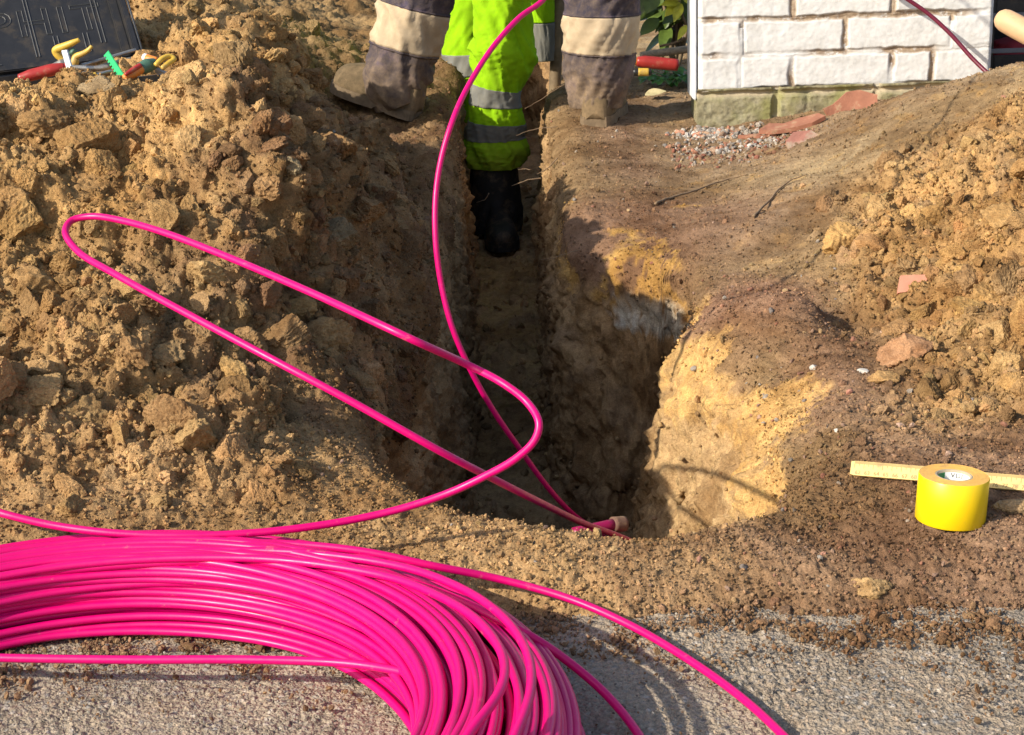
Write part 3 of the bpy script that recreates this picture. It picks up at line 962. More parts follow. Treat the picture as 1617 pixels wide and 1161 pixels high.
# ------------------------------------------------------------------ adhesive tape roll and folding rule
YEL = plain("yellow_vinyl", (.82, .56, .004), rough=.36, var=.05, scale=20, spec=.5, dirt=(.46, .31, .09), dirt_scale=26, dirt_lo=.60, dirt_hi=.82)
YEL_SIDE = plain("yellow_tape_edge", (.74, .42, .10), rough=.6, var=.10, scale=200, bmp=.0006, dirt=(.45, .28, .12), dirt_scale=60, dirt_lo=.52, dirt_hi=.75)
PAPER = plain("white_paper", (.78, .77, .72), rough=.7, var=.06, scale=80)
GREEN_PRINT = plain("green_print", (.02, .20, .05), rough=.5, var=.15, scale=80)
DARK_PRINT = plain("dark_print", (.06, .07, .09), rough=.6)
CARD = plain("grey_card", (.40, .33, .22), rough=.8, var=.1, scale=120)


def text_mesh(body, size, extrude=.0, bevel=None, font_space=1.0):
    cu = bpy.data.curves.new("lettering", 'FONT')
    cu.body = body; cu.size = size; cu.extrude = extrude; cu.space_character = font_space
    if bevel:
        cu.fill_mode = 'NONE'; cu.bevel_depth = bevel; cu.bevel_resolution = 0
        cu.resolution_u = 3
    ob = bpy.data.objects.new("lettering", cu)
    C.objects.link(ob)
    dg = bpy.context.evaluated_depsgraph_get(); dg.update()
    me = ob.evaluated_get(dg).to_mesh()
    V = np.array([v.co[:] for v in me.vertices]) if len(me.vertices) else np.zeros((0, 3))
    polys = [list(p.vertices) for p in me.polygons]
    ob.evaluated_get(dg).to_mesh_clear()
    bpy.data.objects.remove(ob); bpy.data.curves.remove(cu)
    tris = []
    quads = []
    for p in polys:
        if len(p) == 4: quads.append(p)
        else:
            for i in range(1, len(p) - 1): tris.append([p[0], p[i], p[i + 1]])
    fl = []
    if tris: fl.append(np.array(tris))
    if quads: fl.append(np.array(quads))
    return V, fl


def lathe(profile, n=96):
    P = np.array(profile)
    a = np.linspace(0, 2 * np.pi, n, endpoint=False)
    V = np.stack([P[:, None, 0] * np.cos(a), P[:, None, 0] * np.sin(a), np.repeat(P[:, 1:2], n, 1)], -1).reshape(-1, 3)
    return V, [grid_faces(len(P), n, True)]


def tape_roll():
    base = at_z(1500, 819, .0)
    D = float(np.dot(base - CAM, _fw))
    R = 54.6 / F_PX * D; Hh = R * 1.37; ri = R * .53
    base[2] = gz(base[0], base[1]) - .001
    zs = [gz(base[0] + R * math.cos(t), base[1] + R * math.sin(t)) for t in np.linspace(0, 6.28, 13)]
    base[2] = sorted(zs)[7] - .001
    root = thing("tape_roll", "wide roll of yellow adhesive tape standing on the reddish soil", "tape", base)
    root.rotation_euler = (math.radians(-1.5), math.radians(3.2), 0)
    e = .0012
    V, fl = lathe([(R - e, 0), (R, e), (R, Hh - e), (R - e * .6, Hh - e * .2)])
    np_mesh("tape", V, fl, YEL, root)
    top = [(R - e * .6, Hh - e * .2)] + [(R - e - (R - ri - e) * t, Hh - .0002 - .0005 * (.5 + .5 * math.sin(t * 90))) for t in np.linspace(0, 1, 40)] + [(ri, Hh - .001)]
    V, fl = lathe(top)
    np_mesh("wound_edge", V, fl, YEL_SIDE, root)
    rc = ri - .0022
    V, fl = lathe([(ri + .0004, Hh - .0012), (ri - .0004, Hh - .0004), (rc, Hh - .0006), (rc, 0.001), (ri, .0006)])
    core = np_mesh("core", V, fl, CARD, root)
    # printed lining of the core: green and white, with dark letters
    def arc(a0, a1, z0, z1, r):
        a = np.linspace(a0, a1, 40)
        V = np.concatenate([np.stack([r * np.cos(a), r * np.sin(a), np.full(40, z)], 1) for z in (z0, z1)])
        return V, [grid_faces(2, 40)]
    V, fl = arc(math.radians(40), math.radians(108), .002, Hh - .003, rc - .0003)
    np_mesh("printed_label", V, fl, PAPER, core)
    V, fl = arc(math.radians(108), math.radians(190), .002, Hh - .003, rc - .0003)
    np_mesh("green_band", V, fl, GREEN_PRINT, core)
    V, fl = arc(math.radians(-170), math.radians(40), .002, Hh - .003, rc - .0003)
    np_mesh("printed_label", V, fl, PAPER, core)
    rows = []
    for zt in (Hh - .0085, Hh - .0160):
        V, fl = text_mesh("VDE", .0070, font_space=1.15)
        a = math.radians(86) - V[:, 0] / (rc - .0006)
        rows.append((np.stack([(rc - .0006) * np.cos(a), (rc - .0006) * np.sin(a), zt + V[:, 1]], 1), fl))
    V, fl = join_arrays(rows)
    np_mesh("lettering", V, fl, DARK_PRINT, core, False)
    return base, R


tape_base, tape_R = tape_roll()
RULE = plain("yellow_wood_rule", (.66, .47, .17), rough=.55, var=.08, scale=50, dirt=(.33, .21, .11), dirt_scale=45, dirt_lo=.56, dirt_hi=.75)
INK = plain("black_ink", (.26, .18, .08), rough=.7)


def folding_rule():
    p0 = hit(1343, 752)[0] + np.array([0, 0, .010]); p1 = hit(1617, 778)[0] + np.array([0, 0, .012])
    p1 = p0 + (p1 - p0) * 1.12
    p0 = p0.copy(); p1 = p1.copy()
    d = p1 - p0; Ln = np.linalg.norm(d); d /= Ln
    root = thing("folding_rule", "yellow wooden folding rule lying on the soil behind the tape roll", "ruler", p0)
    # the blade stands almost on edge, leaning back
    face = np.array([0, -.80, .60]); face -= d * face.dot(d); face /= np.linalg.norm(face)
    upv = np.cross(d, face); upv = upv if upv[2] > 0 else -upv
    Wd, Th = .0165, .0034

    def bar(name, s0, s1, off, parent):
        bm = bmesh.new()
        n = 24; ring = []
        for i in range(n + 1):
            s = s0 + (s1 - s0) * i / n
            w = Wd * (1 if 0 < i < n else .86)
            row = []
            for a, b in ((-.5, 0), (.5, 0), (.5, 1), (-.5, 1)):
                row.append(bm.verts.new(d * s + upv * (a * w) + face * (off - b * Th)))
            ring.append(row)
        for i in range(n):
            for k in range(4):
                bm.faces.new([ring[i][k], ring[i][(k + 1) % 4], ring[i + 1][(k + 1) % 4], ring[i + 1][k]])
        bm.faces.new(ring[0]); bm.faces.new(list(reversed(ring[-1])))
        bmesh.ops.recalc_face_normals(bm, faces=bm.faces)
        return bm_obj(name, bm, RULE, parent)
    a = bar("rule_segment", 0, Ln * .52, 0, root)
    b = bar("rule_segment", Ln * .46, Ln * 1.25, -.0037, root)
    # graduations and numbers
    for seg, s0, s1, off, start in ((a, .004, Ln * .52, .0003, 62), (b, Ln * .53, Ln * 1.2, -.0034, 72)):
        items = []
        s = s0; i = 0
        while s < s1:
            ln = Wd * (.5 if i % 10 == 0 else .34 if i % 5 == 0 else .2)
            q = np.array([d * (s - .0002) + upv * (Wd * .49) + face * off, d * (s + .0002) + upv * (Wd * .49) + face * off,
                          d * (s + .0002) + upv * (Wd * .49 - ln) + face * off, d * (s - .0002) + upv * (Wd * .49 - ln) + face * off])
            items.append((q, [np.array([[0, 1, 2, 3]])]))
            if i % 10 == 0:
                V, fl = text_mesh(str(start + i // 10), .0062)
                items.append((d[None] * (s + .001 + V[:, :1]) + upv[None] * (-Wd * .42 + V[:, 1:2]) + face[None] * off, fl))
            s += .001; i += 1
        V, fl = join_arrays(items)
        np_mesh("graduation", V, fl, INK, seg, False)


folding_rule()

# ------------------------------------------------------------------ white painted brick pier
def painted_brick_material():
    m, nt, b = new_mat("white_painted_brick")
    co = obj_pos(nt)
    att = N(nt, "ShaderNodeAttribute", attribute_name="soil").outputs["Color"]
    sep = N(nt, "ShaderNodeSeparateColor"); nt.links.new(att, sep.inputs[0])
    n1 = noise(nt, 26, 5, .65, co)
    paint = ramp(nt, n1, [(.3, (.50, .49, .46)), (.55, (.61, .605, .585)), (.75, (.66, .66, .64))])
    d = ramp(nt, noise(nt, 60, 6, .75, co), [(.33, 0.0), (.47, 1.0)])
    bare = mixc(nt, ramp(nt, noise(nt, 90, 4, .6, co), [(.35, 0.0), (.65, 1.0)]), (.22, .15, .095), (.36, .275, .19))
    f = N(nt, "ShaderNodeMath", operation='MULTIPLY'); nt.links.new(d, f.inputs[0]); nt.links.new(sep.outputs[0], f.inputs[1])
    c = mixc(nt, f.outputs[0], paint, bare)
    # scuffs with a shape of their own and a soil-splashed foot
    sc_ = ramp(nt, noise(nt, 20, 7, .8, co, .5), [(.62, 0.0), (.68, .6)])
    c = mixc(nt, sc_, c, (.50, .43, .33))
    c = mixc(nt, sep.outputs[1], c, (.42, .37, .25))
    nt.links.new(c, b.inputs["Base Color"])
    b.inputs["Roughness"].default_value = .55
    b.inputs["Specular IOR Level"].default_value = .3
    bump(nt, b, noise(nt, 140, 5, .65, co), .4, .0012)
    return m


PBRICK = painted_brick_material()


def stone_material():
    m, nt, b = new_mat("plinth_stone")
    co = obj_pos(nt)
    n1 = noise(nt, 16, 6, .7, co); n2 = noise(nt, 120, 5, .7, co)
    c = ramp(nt, n1, [(.3, (.17, .15, .075)), (.5, (.25, .22, .13)), (.7, (.33, .30, .20))])
    c = mixc(nt, 1.0, c, ramp(nt, n2, [(.3, .72), (.6, 1.12)]), 'MULTIPLY')
    att = N(nt, "ShaderNodeAttribute", attribute_name="soil").outputs["Color"]
    sep = N(nt, "ShaderNodeSeparateColor"); nt.links.new(att, sep.inputs[0])
    c = mixc(nt, sep.outputs[0], c, (.40, .33, .22))
    g = ramp(nt, noise(nt, 9, 4, .6, co), [(.5, 0.0), (.66, .6)])
    c = mixc(nt, g, c, (.20, .20, .045))
    nt.links.new(c, b.inputs["Base Color"]); b.inputs["Roughness"].default_value = .85
    bump(nt, b, n2, .5, .003)
    return m


PSTONE = stone_material()


def brick_pier():
    x0 = float(at(1103, 150, 4.19)[0]); yw = 4.19
    x1 = float(at(1568, 60, 4.19)[0])
    Lw = x1 - x0
    s = Lw / (1568 - 1103)                         # metres per photo pixel on this face
    zf = lambda py: float(at(1110, py, yw)[2])    # heights along the left edge
    z_pl = zf(146); z_bot = zf(206) - .12
    root = thing("brick_pier", "white painted brick pier on weathered stone footing behind the right mound", "wall", (x0, yw, 0))
    Hc = (zf(87) - zf(143))
    ztop = z_pl + Hc * 14
    # courses: bed joint heights and perpend joints
    nx, nz = 290, 380
    u = np.linspace(0, Lw, nx); v = np.concatenate([np.linspace(z_pl, z_pl + .30, 190), np.linspace(z_pl + .3, ztop, 191)[1:]])
    U, Vv = np.meshgrid(u, v); uu, vv = U.ravel(), Vv.ravel()
    joints = {0: [1169, 1251, 1409, 1474], 1: [1173, 1335, 1503], 2: [1252, 1408], 3: [1176, 1338, 1500], 4: [1250, 1410]}
    q = np.stack([uu, vv, np.zeros_like(uu)], 1)
    wob = .004 * perlin(q * 18) + .002 * perlin(q * 60)
    wobx = .004 * perlin(q * 22 + 40)
    course = np.floor((vv + wob - z_pl) / Hc).astype(int)
    fracz = (vv + wob - z_pl) / Hc - course
    dz = np.minimum(fracz, 1 - fracz) * Hc
    dx = np.full(len(uu), 9.0)
    cid = np.zeros(len(uu))
    for c in range(15):
        js = joints.get(c, joints[1] if c % 2 else joints[2])
        m = course == c
        for k, j in enumerate(js):
            ju = (j - 1103) * s
            dd = np.abs(uu[m] + wobx[m] - ju)
            dx[m] = np.minimum(dx[m], dd)
            cid[m] += (uu[m] > ju)
    cid += course * 7
    d = np.minimum(dx, dz)
    jw = .0065 + .003 * perlin(q * 30 + 8)
    # joints partly flush with old paint and mortar, in places deep
    deepf = smooth(-.25, .35, fbm(q * 5 + 3, 3) + .25 * (np.abs(vv - (z_pl + 2 * Hc)) < .02))
    groove = smooth(jw + .004, jw - .003, d)
    depth = -(.0016 + .0058 * deepf) * groove * (.75 + .4 * smooth(-.2, .3, perlin(q * 9 + 4)))
    bt = (_wr[(cid.astype(int) * 7919) & 65535])
    depth += .003 * (bt[:, 0] - .5) + .006 * (bt[:, 1] - .5) * (uu / Lw - .5)
    depth += .0009 * fbm(q * 12, 3) + .0006 * ridged(q * 18 + 5, 3) + .0005 * fbm(q * 80, 2)
    edge = np.minimum(uu, Lw - uu)
    depth -= .010 * smooth(.012, 0, edge) ** 2
    # flaked lower edge of the paint
    jag = .006 * perlin(np.stack([uu * 30, 0 * uu, 0 * uu], 1)) + .005 * perlin(np.stack([uu * 9, 0 * uu, 0 * uu + 5], 1))
    foot = smooth(.010, .002, vv - z_pl + jag)
    colr = np.zeros((len(uu), 3)); colr[:, 0] = np.clip(groove * (-.15 + 1.25 * deepf), 0, 1); colr[:, 1] = foot * .9
    P = np.stack([uu, -depth, vv], 1)
    o = np_mesh("painted_brickwork", P, grid_faces(len(v), nx)[:, ::-1], PBRICK, root, True, colr)
    # body of the pier behind its face
    def box(name, a, b, mat):
        bm = bmesh.new(); bmesh.ops.create_cube(bm, size=1)
        for w in bm.verts:
            for k in range(3): w.co[k] = a[k] if w.co[k] < 0 else b[k]
        bmesh.ops.bevel(bm, geom=bm.edges[:], offset=.003, segments=2, affect='EDGES')
        return bm_obj(name, bm, mat, root)
    WHITE = plain("white_paint", (.74, .73, .70), rough=.6, var=.05, scale=30, bmp=.002)
    box("pier_body", (.001, .012, z_pl), (Lw - .001, .17, ztop - .002), WHITE)
    # stone footing of two blocks
    nx2, nz2 = 280, 110
    u = np.linspace(-.004, Lw + .004, nx2); v = np.linspace(z_bot, z_pl + .008, nz2)
    U, Vv = np.meshgrid(u, v); uu, vv = U.ravel(), Vv.ravel(); q = np.stack([uu, vv, np.zeros_like(uu)], 1)
    d = np.full(len(uu), 9.0)
    for j in (1226, 1226 + 160, 1226 + 320):
        d = np.minimum(d, np.abs(uu + .004 * perlin(q * 25) - (j - 1103) * s))
    d2 = np.minimum(d, np.abs(z_pl - .006 - vv + .003 * perlin(q * 20)) + .002)
    g = smooth(.013, .004, d2)
    depth = -.012 * g + .004 * fbm(q * 9, 4) + .002 * ridged(q * 30, 3) + .004
    depth += .006 * smooth(0, .3, perlin(q * np.array([12, 8, 1]) + 3)) * (uu > (1232 - 1103) * s)
    cc = np.zeros((len(uu), 3)); cc[:, 0] = g * .9
    np_mesh("stone_footing", np.stack([uu, -depth, vv], 1), grid_faces(nz2, nx2)[:, ::-1], PSTONE, root, True, cc)
    box("footing_body", (0, .014, z_bot), (Lw, .165, z_pl - .002), PSTONE)
    # white painted batten at the left corner
    pb = plain("white_batten", (.70, .72, .74), rough=.5, var=.05, scale=40)
    box("corner_batten", (-.012, .012, z_pl - .02), (-.002, .14, ztop - .05), pb)
    # capping stone out of sight above
    box("capping", (-.03, -.03, ztop), (Lw + .03, .20, ztop + .05), PSTONE)
    return x0, x1, yw, z_pl, ztop


WX0, WX1, WY, WZ, WTOP = brick_pier()

# dark red cable hanging in front of the pier
MAROON = pipe_material("dark_red_plastic", (.12, .011, .028), amount=.68)
tip = hit(1566, 120)[0] if False else at(1572, 126, 4.02)
pts = [at(1596, 150, 3.98), tip, at(1560, 116, 4.04), at(1535, 92, 4.07), at(1500, 53, 4.10), at(1466, 22, 4.12), at(1428, -4, 4.13), at(1385, -30, 4.14), at(1345, -75, 4.15), at(1330, -140, 4.15), at(1335, -260, 4.15), at(1342, -400, 4.16), at(1344, -560, 4.16)]
o = tube("cable", catmull(pts), .0050, MAROON, None, 12)
tag(o, "dark red cable hanging slantwise across the white brick pier", "cable")
# ------------------------------------------------------------------ roof tile shards, gravel, clods lying singly
TERRA = plain("terracotta", (.28, .115, .068), rough=.75, var=.15, scale=40, bmp=.0012, dirt=(.38, .26, .16), dirt_scale=40, dirt_lo=.55, dirt_hi=.72)


def shard(label, outline, origin, ax, ay, thick, bend=0.0, mat=None, name="tile_shard", group="broken roof tile shards", cat="tile shard"):
    """outline in metres on local axes ax, ay; bend curls the sheet about ay"""
    ax = np.array(ax, float); ax /= np.linalg.norm(ax)
    ay = np.array(ay, float); ay -= ax * ay.dot(ax); ay /= np.linalg.norm(ay)
    az = np.cross(ax, ay)
    bm = bmesh.new()
    vs = [bm.verts.new((x, y, 0)) for x, y in outline]
    f = bm.faces.new(vs)
    bmesh.ops.triangulate(bm, faces=[f])
    bmesh.ops.subdivide_edges(bm, edges=bm.edges[:], cuts=5, use_grid_fill=True)
    ext = bmesh.ops.extrude_face_region(bm, geom=bm.faces[:])
    for v in ext["geom"]:
        if isinstance(v, bmesh.types.BMVert): v.co.z += thick
    bmesh.ops.recalc_face_normals(bm, faces=bm.faces)
    pn = perlin(np.array([v.co[:] for v in bm.verts]) * 70 + 5)
    for v, n in zip(bm.verts, pn):
        x, y, z = v.co
        z += bend * x * x + .0012 * n
        w = ax * (x + .001 * n) + ay * y + az * z
        v.co = w
    root = bm_obj(name, bm, mat or TERRA)
    root.location = origin
    tag(root, label, cat, group)
    return root


# curved tile piece leaning on the footing
p, n, _ = hit(1312, 190)
o_ = at(1299, 172, 4.06)
shard("curved terracotta tile piece leaning upright against the stone footing", [(0, 0), (.026, -.062), (.06, -.05), (.115, -.012), (.118, .012), (.085, .030), (.06, .030), (.025, .006)],
      o_, (.97, .2, .10), (-.12, .16, .98), .009, 3.4)
po = hit(1198, 216)[0]
zz = po[2] - .017
shard("flat terracotta tile piece lying along the foot of the stone footing", [(0, 0), (.03, -.012), (.12, -.02), (.152, -.01), (.14, .03), (.10, .045), (.06, .03), (.03, .05)],
      (po[0], po[1], zz + .024), (1, -.02, -.02), (.02, 1, .12), .010, 1.5)
po = hit(1240, 236)[0]
zz = po[2] - .012
shard("dull purple-red tile piece half buried below the flat shard", [(0, .0), (.012, -.04), (.07, -.042), (.085, .0), (.06, .03), (.02, .028)],
      (po[0], po[1], zz + .022), (1, 0, .02), (.05, .8, .55), .010, .0, plain("dull_tile", (.30, .13, .095), rough=.8, var=.15, scale=50, dirt=(.33, .25, .18)))
po = at(1165, 232, 3.98)
shard("thin terracotta splinter lying on the gravel by the pier", [(0, 0), (.05, -.012), (.09, .0), (.05, .012)], (po[0], po[1], gz(po[0], po[1]) + .004), (1, -.15, 0), (.1, 1, .1), .008)
p, n, _ = hit(1416, 468)
ps = (p - ray(1416, 468) * .012)
shard("pale pink triangular tile shard on the right soil mound", [(0, 0), (.012, .026), (.052, .019), (.046, .008), (.012, -.001)], ps + np.array([0, 0, .002]), (1, .1, .15), (0, .6, .8), .008, .0,
      plain("pale_tile", (.52, .23, .15), rough=.8, var=.1, scale=60, dirt=(.45, .3, .17), dirt_lo=.58))

# pale gravel at the foot of the pier
gw = smooth(.10, .02, np.hypot((_gx - .475) * .8, _gy - 4.09)) * smooth(.36, .42, _gx) + .9 * smooth(.09, .03, np.abs(_gy - 4.08)) * smooth(.44, .48, _gx) * smooth(.66, .60, _gx) + .25 * smooth(.15, .05, np.hypot((_gx - .52) * .7, (_gy - 3.9)))
gw *= (_gy < WY - .005)
gv = [scatter("g", gw * GI["surf"], 560, .0038, .011, 2, 71, 2.0, .12, palette=[(.46, .42, .36), (.36, .33, .29), (.55, .52, .47), (.32, .29, .25), (.24, .22, .2), (.42, .29, .2), (.48, .24, .16)], cuts=7, rough=.4, shapes=14)]
rw = smooth(.35, .42, _gx) * smooth(.75, .65, _gx) * smooth(.22, .05, np.abs(_gy - 3.8 - .2 * (_gx - .4)))
gv.append(scatter("g", rw * GI["surf"], 420, .003, .009, 2, 72, 2.2, .15, palette=[(.30, .13, .09), (.36, .2, .13), (.25, .15, .1), (.38, .33, .28), (.34, .27, .2)], cuts=7, rough=.4, shapes=14))
V, fl = join_arrays([(a, b) for a, b, c in gv])
o = np_mesh("gravel", V, fl, SOIL, None, False, np.vstack([c for a, b, c in gv]))
o["kind"] = "stuff"; o["label"] = "pale grey and reddish gravel at the foot of the brick pier"; o["category"] = "gravel"

# sparse pebbles and brick bits trodden into the front strip and right bank
fw_ = E_ * flat * smooth(.2, .4, _gx + .1)
gv = [scatter("g", E_ * flat, 260, .0022, .006, 2, 81, 2.2, .2, palette=[(.36, .32, .27), (.36, .24, .17), (.42, .2, .14), (.25, .22, .2), (.5, .36, .2)], cuts=7, rough=.4),
      scatter("g", fw_, 420, .002, .0065, 2, 82, 2.2, .2, palette=[(.38, .2, .14), (.44, .3, .22), (.36, .32, .27), (.3, .2, .15), (.36, .18, .12)], cuts=7, rough=.4)]
V, fl = join_arrays([(a, b) for a, b, c in gv])
o = np_mesh("pebbles", V, fl, SOIL, None, False, np.vstack([c for a, b, c in gv]))
o["kind"] = "stuff"; o["label"] = "small pebbles and brick crumbs trodden into the soil"; o["category"] = "pebbles"


def clod(px, py, wpx, hpx, label, color=None, sub=5, seed=0, name="soil_clod", cat="soil clod", group="large soil clods", lift=.05, cuts=9, rough=1.5, mat=None, flatk=1.0):
    p, n, c = hit(px, py + hpx * .15)
    D = float(np.dot(p - CAM, _fw))
    wx_ = wpx / F_PX * D / 2; wz = hpx / F_PX * D / 2
    Vv, Fc = clod_shape(sub, 900 + seed, cuts, rough)
    rr = np.random.default_rng(seed)
    a = rr.uniform(0, 6.28)
    Rz = np.array([[math.cos(a), -math.sin(a), 0], [math.sin(a), math.cos(a), 0], [0, 0, 1]])
    t = rr.normal() * .35
    Rx = np.array([[1, 0, 0], [0, math.cos(t), -math.sin(t)], [0, math.sin(t), math.cos(t)]])
    W = Vv @ Rz.T @ Rx.T
    W = W / np.abs(W).max(0)
    W = W * np.array([wx_, (wx_ + wz) * .5 * flatk, wz])
    cc = np.array(color) if color is not None else c
    col = np.repeat(cc[None], len(W), 0) * (1 + .06 * rr.normal())
    o = np_mesh(name, W, Fc, mat or SOIL, None, True, col)
    o.location = p + np.array([0, (wx_ + wz) * .2, 0]) + np.array([0, 0, wz * lift])
    tag(o, label, cat, group)
    return o


TAN = (.48, .31, .14); TAN2 = (.40, .26, .115); GREY = (.38, .29, .17); OCH = (.44, .265, .10); DRK = (.32, .21, .10)
for i, a in enumerate([
    (135, 305, 108, 84, "large angular tan clod just above the left bend of the pink pipe", TAN),
    (52, 455, 120, 92, "broad sunlit clod at the left edge of the heap", TAN),
    (330, 432, 84, 62, "rough rounded clod lying between the two strands of the pipe loop", TAN2),
    (462, 490, 84, 52, "lumpy clod just below the upper strand of the pipe loop", TAN2),
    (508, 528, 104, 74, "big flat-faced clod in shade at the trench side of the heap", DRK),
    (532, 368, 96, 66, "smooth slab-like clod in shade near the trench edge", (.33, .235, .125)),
    (368, 588, 62, 84, "upright yellowish clod under the lower strand of the pipe loop", (.50, .32, .13)),
    (302, 690, 84, 108, "tall crumbly clod standing low on the heap", TAN2),
    (128, 655, 108, 92, "big slanting slab clod in the lower left of the heap", TAN2),
    (256, 560, 92, 56, "dark blocky clod wedged below the lower strand", DRK),
    (152, 138, 84, 46, "grey clod on the heap crest in front of the tool case", GREY),
    (458, 262, 40, 38, "pale flat stone-like clod on the shaded side of the heap", (.40, .32, .19)),
    (408, 172, 26, 46, "small upright clod on the heap's sunlit shoulder", TAN),
    (440, 190, 30, 40, "small split clod beside the heap's sunlit shoulder", TAN),
    (60, 195, 96, 52, "wide pale clod high on the left of the heap", TAN),
    (15, 305, 60, 50, "round clod cut by the left edge of the photo", TAN),
    (205, 455, 78, 54, "hollow-sided clod beneath the lower strand near its bend", TAN2),
    (20, 520, 66, 56, "knobbly clod low at the left edge", TAN2),
    (215, 620, 76, 44, "low crumbly clod in the middle of the lower heap", TAN2),
    (60, 610, 80, 50, "weathered clod left of the big slanting slab", TAN2),
    (470, 745, 54, 40, "small clod on the level soil left of the pit", TAN2),
    (250, 795, 52, 44, "clod at the foot of the heap above the nearest strand", TAN2),
    (110, 800, 62, 46, "clod half covering the foot of the heap near the coil", TAN2),
    (300, 225, 62, 74, "crumbly lit clod on the edge of the heap's shaded hollow", TAN),
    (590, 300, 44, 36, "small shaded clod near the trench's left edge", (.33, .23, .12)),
    (1328, 385, 78, 76, "orange-yellow clod at the left of the right mound", OCH),
    (1432, 556, 100, 66, "reddish clod with a dark shadow on the right mound", (.42, .24, .13)),
    (1590, 345, 74, 64, "tan clod high at the right edge of the right mound", (.44, .28, .12)),
    (1480, 340, 60, 46, "ochre clod in the upper part of the right mound", OCH),
    (1560, 470, 66, 56, "crumbly clod in the middle of the right mound", (.46, .28, .11)),
    (1400, 600, 56, 34, "low clod below the reddish one on the right mound", (.45, .28, .12)),
    (1588, 575, 62, 50, "tan clod low at the right edge of the right mound", (.44, .28, .12)),
    (1380, 930, 84, 46, "lone tan clod on the reddish front strip", (.46, .31, .15)),
    (1602, 804, 62, 44, "angular tan clod beside the shadow of the tape roll", (.46, .33, .19)),
    (1354, 752, 40, 26, "small tan clod next to the end of the folding rule", (.42, .27, .13)),
    (1242, 966, 30, 24, "small dark brown clod on the front strip", (.20, .13, .085)),
]):
    clod(a[0], a[1], a[2], a[3], a[4], a[5], seed=i + 1)
PEB = plain("pale_stone", (.44, .41, .36), rough=.7, var=.12, scale=120)
PEBR = plain("pink_stone", (.48, .27, .20), rough=.75, var=.12, scale=120)
for i, a in enumerate([
    (1285, 581, 14, 14, "pale round pebble pressed into the reddish bank above the cut face", PEB),
    (1362, 587, 22, 13, "flat pale stone chip below the reddish clod", PEB),
    (1322, 680, 12, 9, "tiny white stone chip on the soil left of the folding rule", PEB),
    (1386, 1022, 26, 14, "flat pink stone at the spilled edge of the asphalt, upper of two", PEBR),
    (1400, 1035, 20, 12, "small pink stone at the spilled edge of the asphalt, lower of two", PEBR),
    (1110, 1100, 24, 20, "blue-grey stone showing in the asphalt beside the loose strand", plain("blue_stone", (.2, .22, .24), rough=.6)),
]):
    clod(a[0], a[1], a[2], a[3], a[4], seed=60 + i, sub=3, name="pebble", cat="pebble", group="single pebbles", mat=a[5], rough=.3, lift=.0)
p_ = bpy.data.objects

# ------------------------------------------------------------------ roots and twigs
ROOT = plain("root_bark", (.21, .14, .08), rough=.85, var=.25, scale=120)


def root_tube(pts, r0, label, name="root", group="thin roots in the trench wall", seed=0, cat="root", mat=None):
    P = catmull([np.array(p) for p in pts], 8)
    rr = np.random.default_rng(seed)
    P = P + .0022 * np.stack([perlin(np.stack([np.arange(len(P)) * .31 + k * 9, 0 * P[:, 0] + seed, 0 * P[:, 0]], 1)) for k in range(3)], 1)
    rad = np.linspace(r0, r0 * .35, len(P))
    o = tube(name, P, rad, mat or ROOT, None, 6)
    tag(o, label, cat, group)
    return o


RT = [([(905, 128, 4.45), (880, 140, 4.4), (850, 160, 4.38), (828, 172, 4.36)], .0022, "short pale forked root under the worker's right boot, topmost in the trench"),
      ([(880, 200, 4.2), (840, 205, 4.2), (815, 214, 4.2)], .0016, "fine root beside the lower grey trouser band"),
      ([(880, 250, 3.9), (862, 268, 3.88), (848, 275, 3.87)], .0026, "thick pale root bending out of the right bank rim"),
      ([(855, 282, 3.85), (835, 284, 3.84), (808, 294, 3.84)], .0026, "pale crooked root sticking out below the trouser hem"),
      ([(838, 268, 4.0), (826, 267, 4.0), (818, 268, 4.0)], .0018, "stubby root between trouser hem and right bank"),
      ([(772, 305, 3.9), (766, 315, 3.9), (752, 320, 3.9)], .0016, "small hooked root beside the rubber boot"),
      ([(912, 396, 2.98), (895, 400, 2.97), (872, 408, 2.96), (852, 410, 2.95)], .0014, "fine root across the trench's right wall near the ochre band")]
for i, (pts, r0, lab) in enumerate(RT):
    root_tube([at(*p) for p in pts], r0 * .7, lab, seed=i)
tw = [hit(*p)[0] + np.array([0, 0, .004]) for p in ((1035, 325), (1060, 315), (1095, 305), (1130, 292), (1160, 283), (1180, 278))]
root_tube(tw, .003, "long dry twig lying on the slope below the tile shards", "twig", "twigs on the slope", 31, "twig")
tw = [hit(*p)[0] + np.array([0, 0, .004]) for p in ((1190, 345), (1215, 320), (1245, 290), (1275, 278))]
root_tube(tw, .0026, "shorter pale twig on the smooth grey slope", "twig", "twigs on the slope", 32, "twig")
tw = [hit(*p)[0] + np.array([0, 0, .004]) for p in ((530, 228), (548, 240), (562, 252))]
root_tube(tw, .003, "pale stick lying in shade below the worker's left boot", "twig", "twigs on the slope", 33, "twig")

# ------------------------------------------------------------------ duct end at the bottom of the pit
DUCT = pipe_material("dark_pink_duct", (.30, .006, .07))
SLEEVE = plain("clay_sleeve", (.17, .09, .06), rough=.7, var=.15, scale=80, dirt=(.30, .2, .11))
a, b_, c_ = at(906, 842, 2.03), at(970, 828, 2.06), at(1040, 824, 2.10)
dr = thing("duct_stub", "dark pink duct end with a clay-coloured sleeve at the front of the pit", "duct", a)
V, fl = tube_arrays(np.linspace(a - a, b_ - a, 6), .0075, 20)
np_mesh("duct", V, fl, DUCT, dr)
V, fl = tube_arrays(np.linspace(b_ - a - (b_ - a) * .04, b_ - a + (c_ - b_) * .22, 6), .0102, 24)
np_mesh("sleeve", V, fl, SLEEVE, dr)
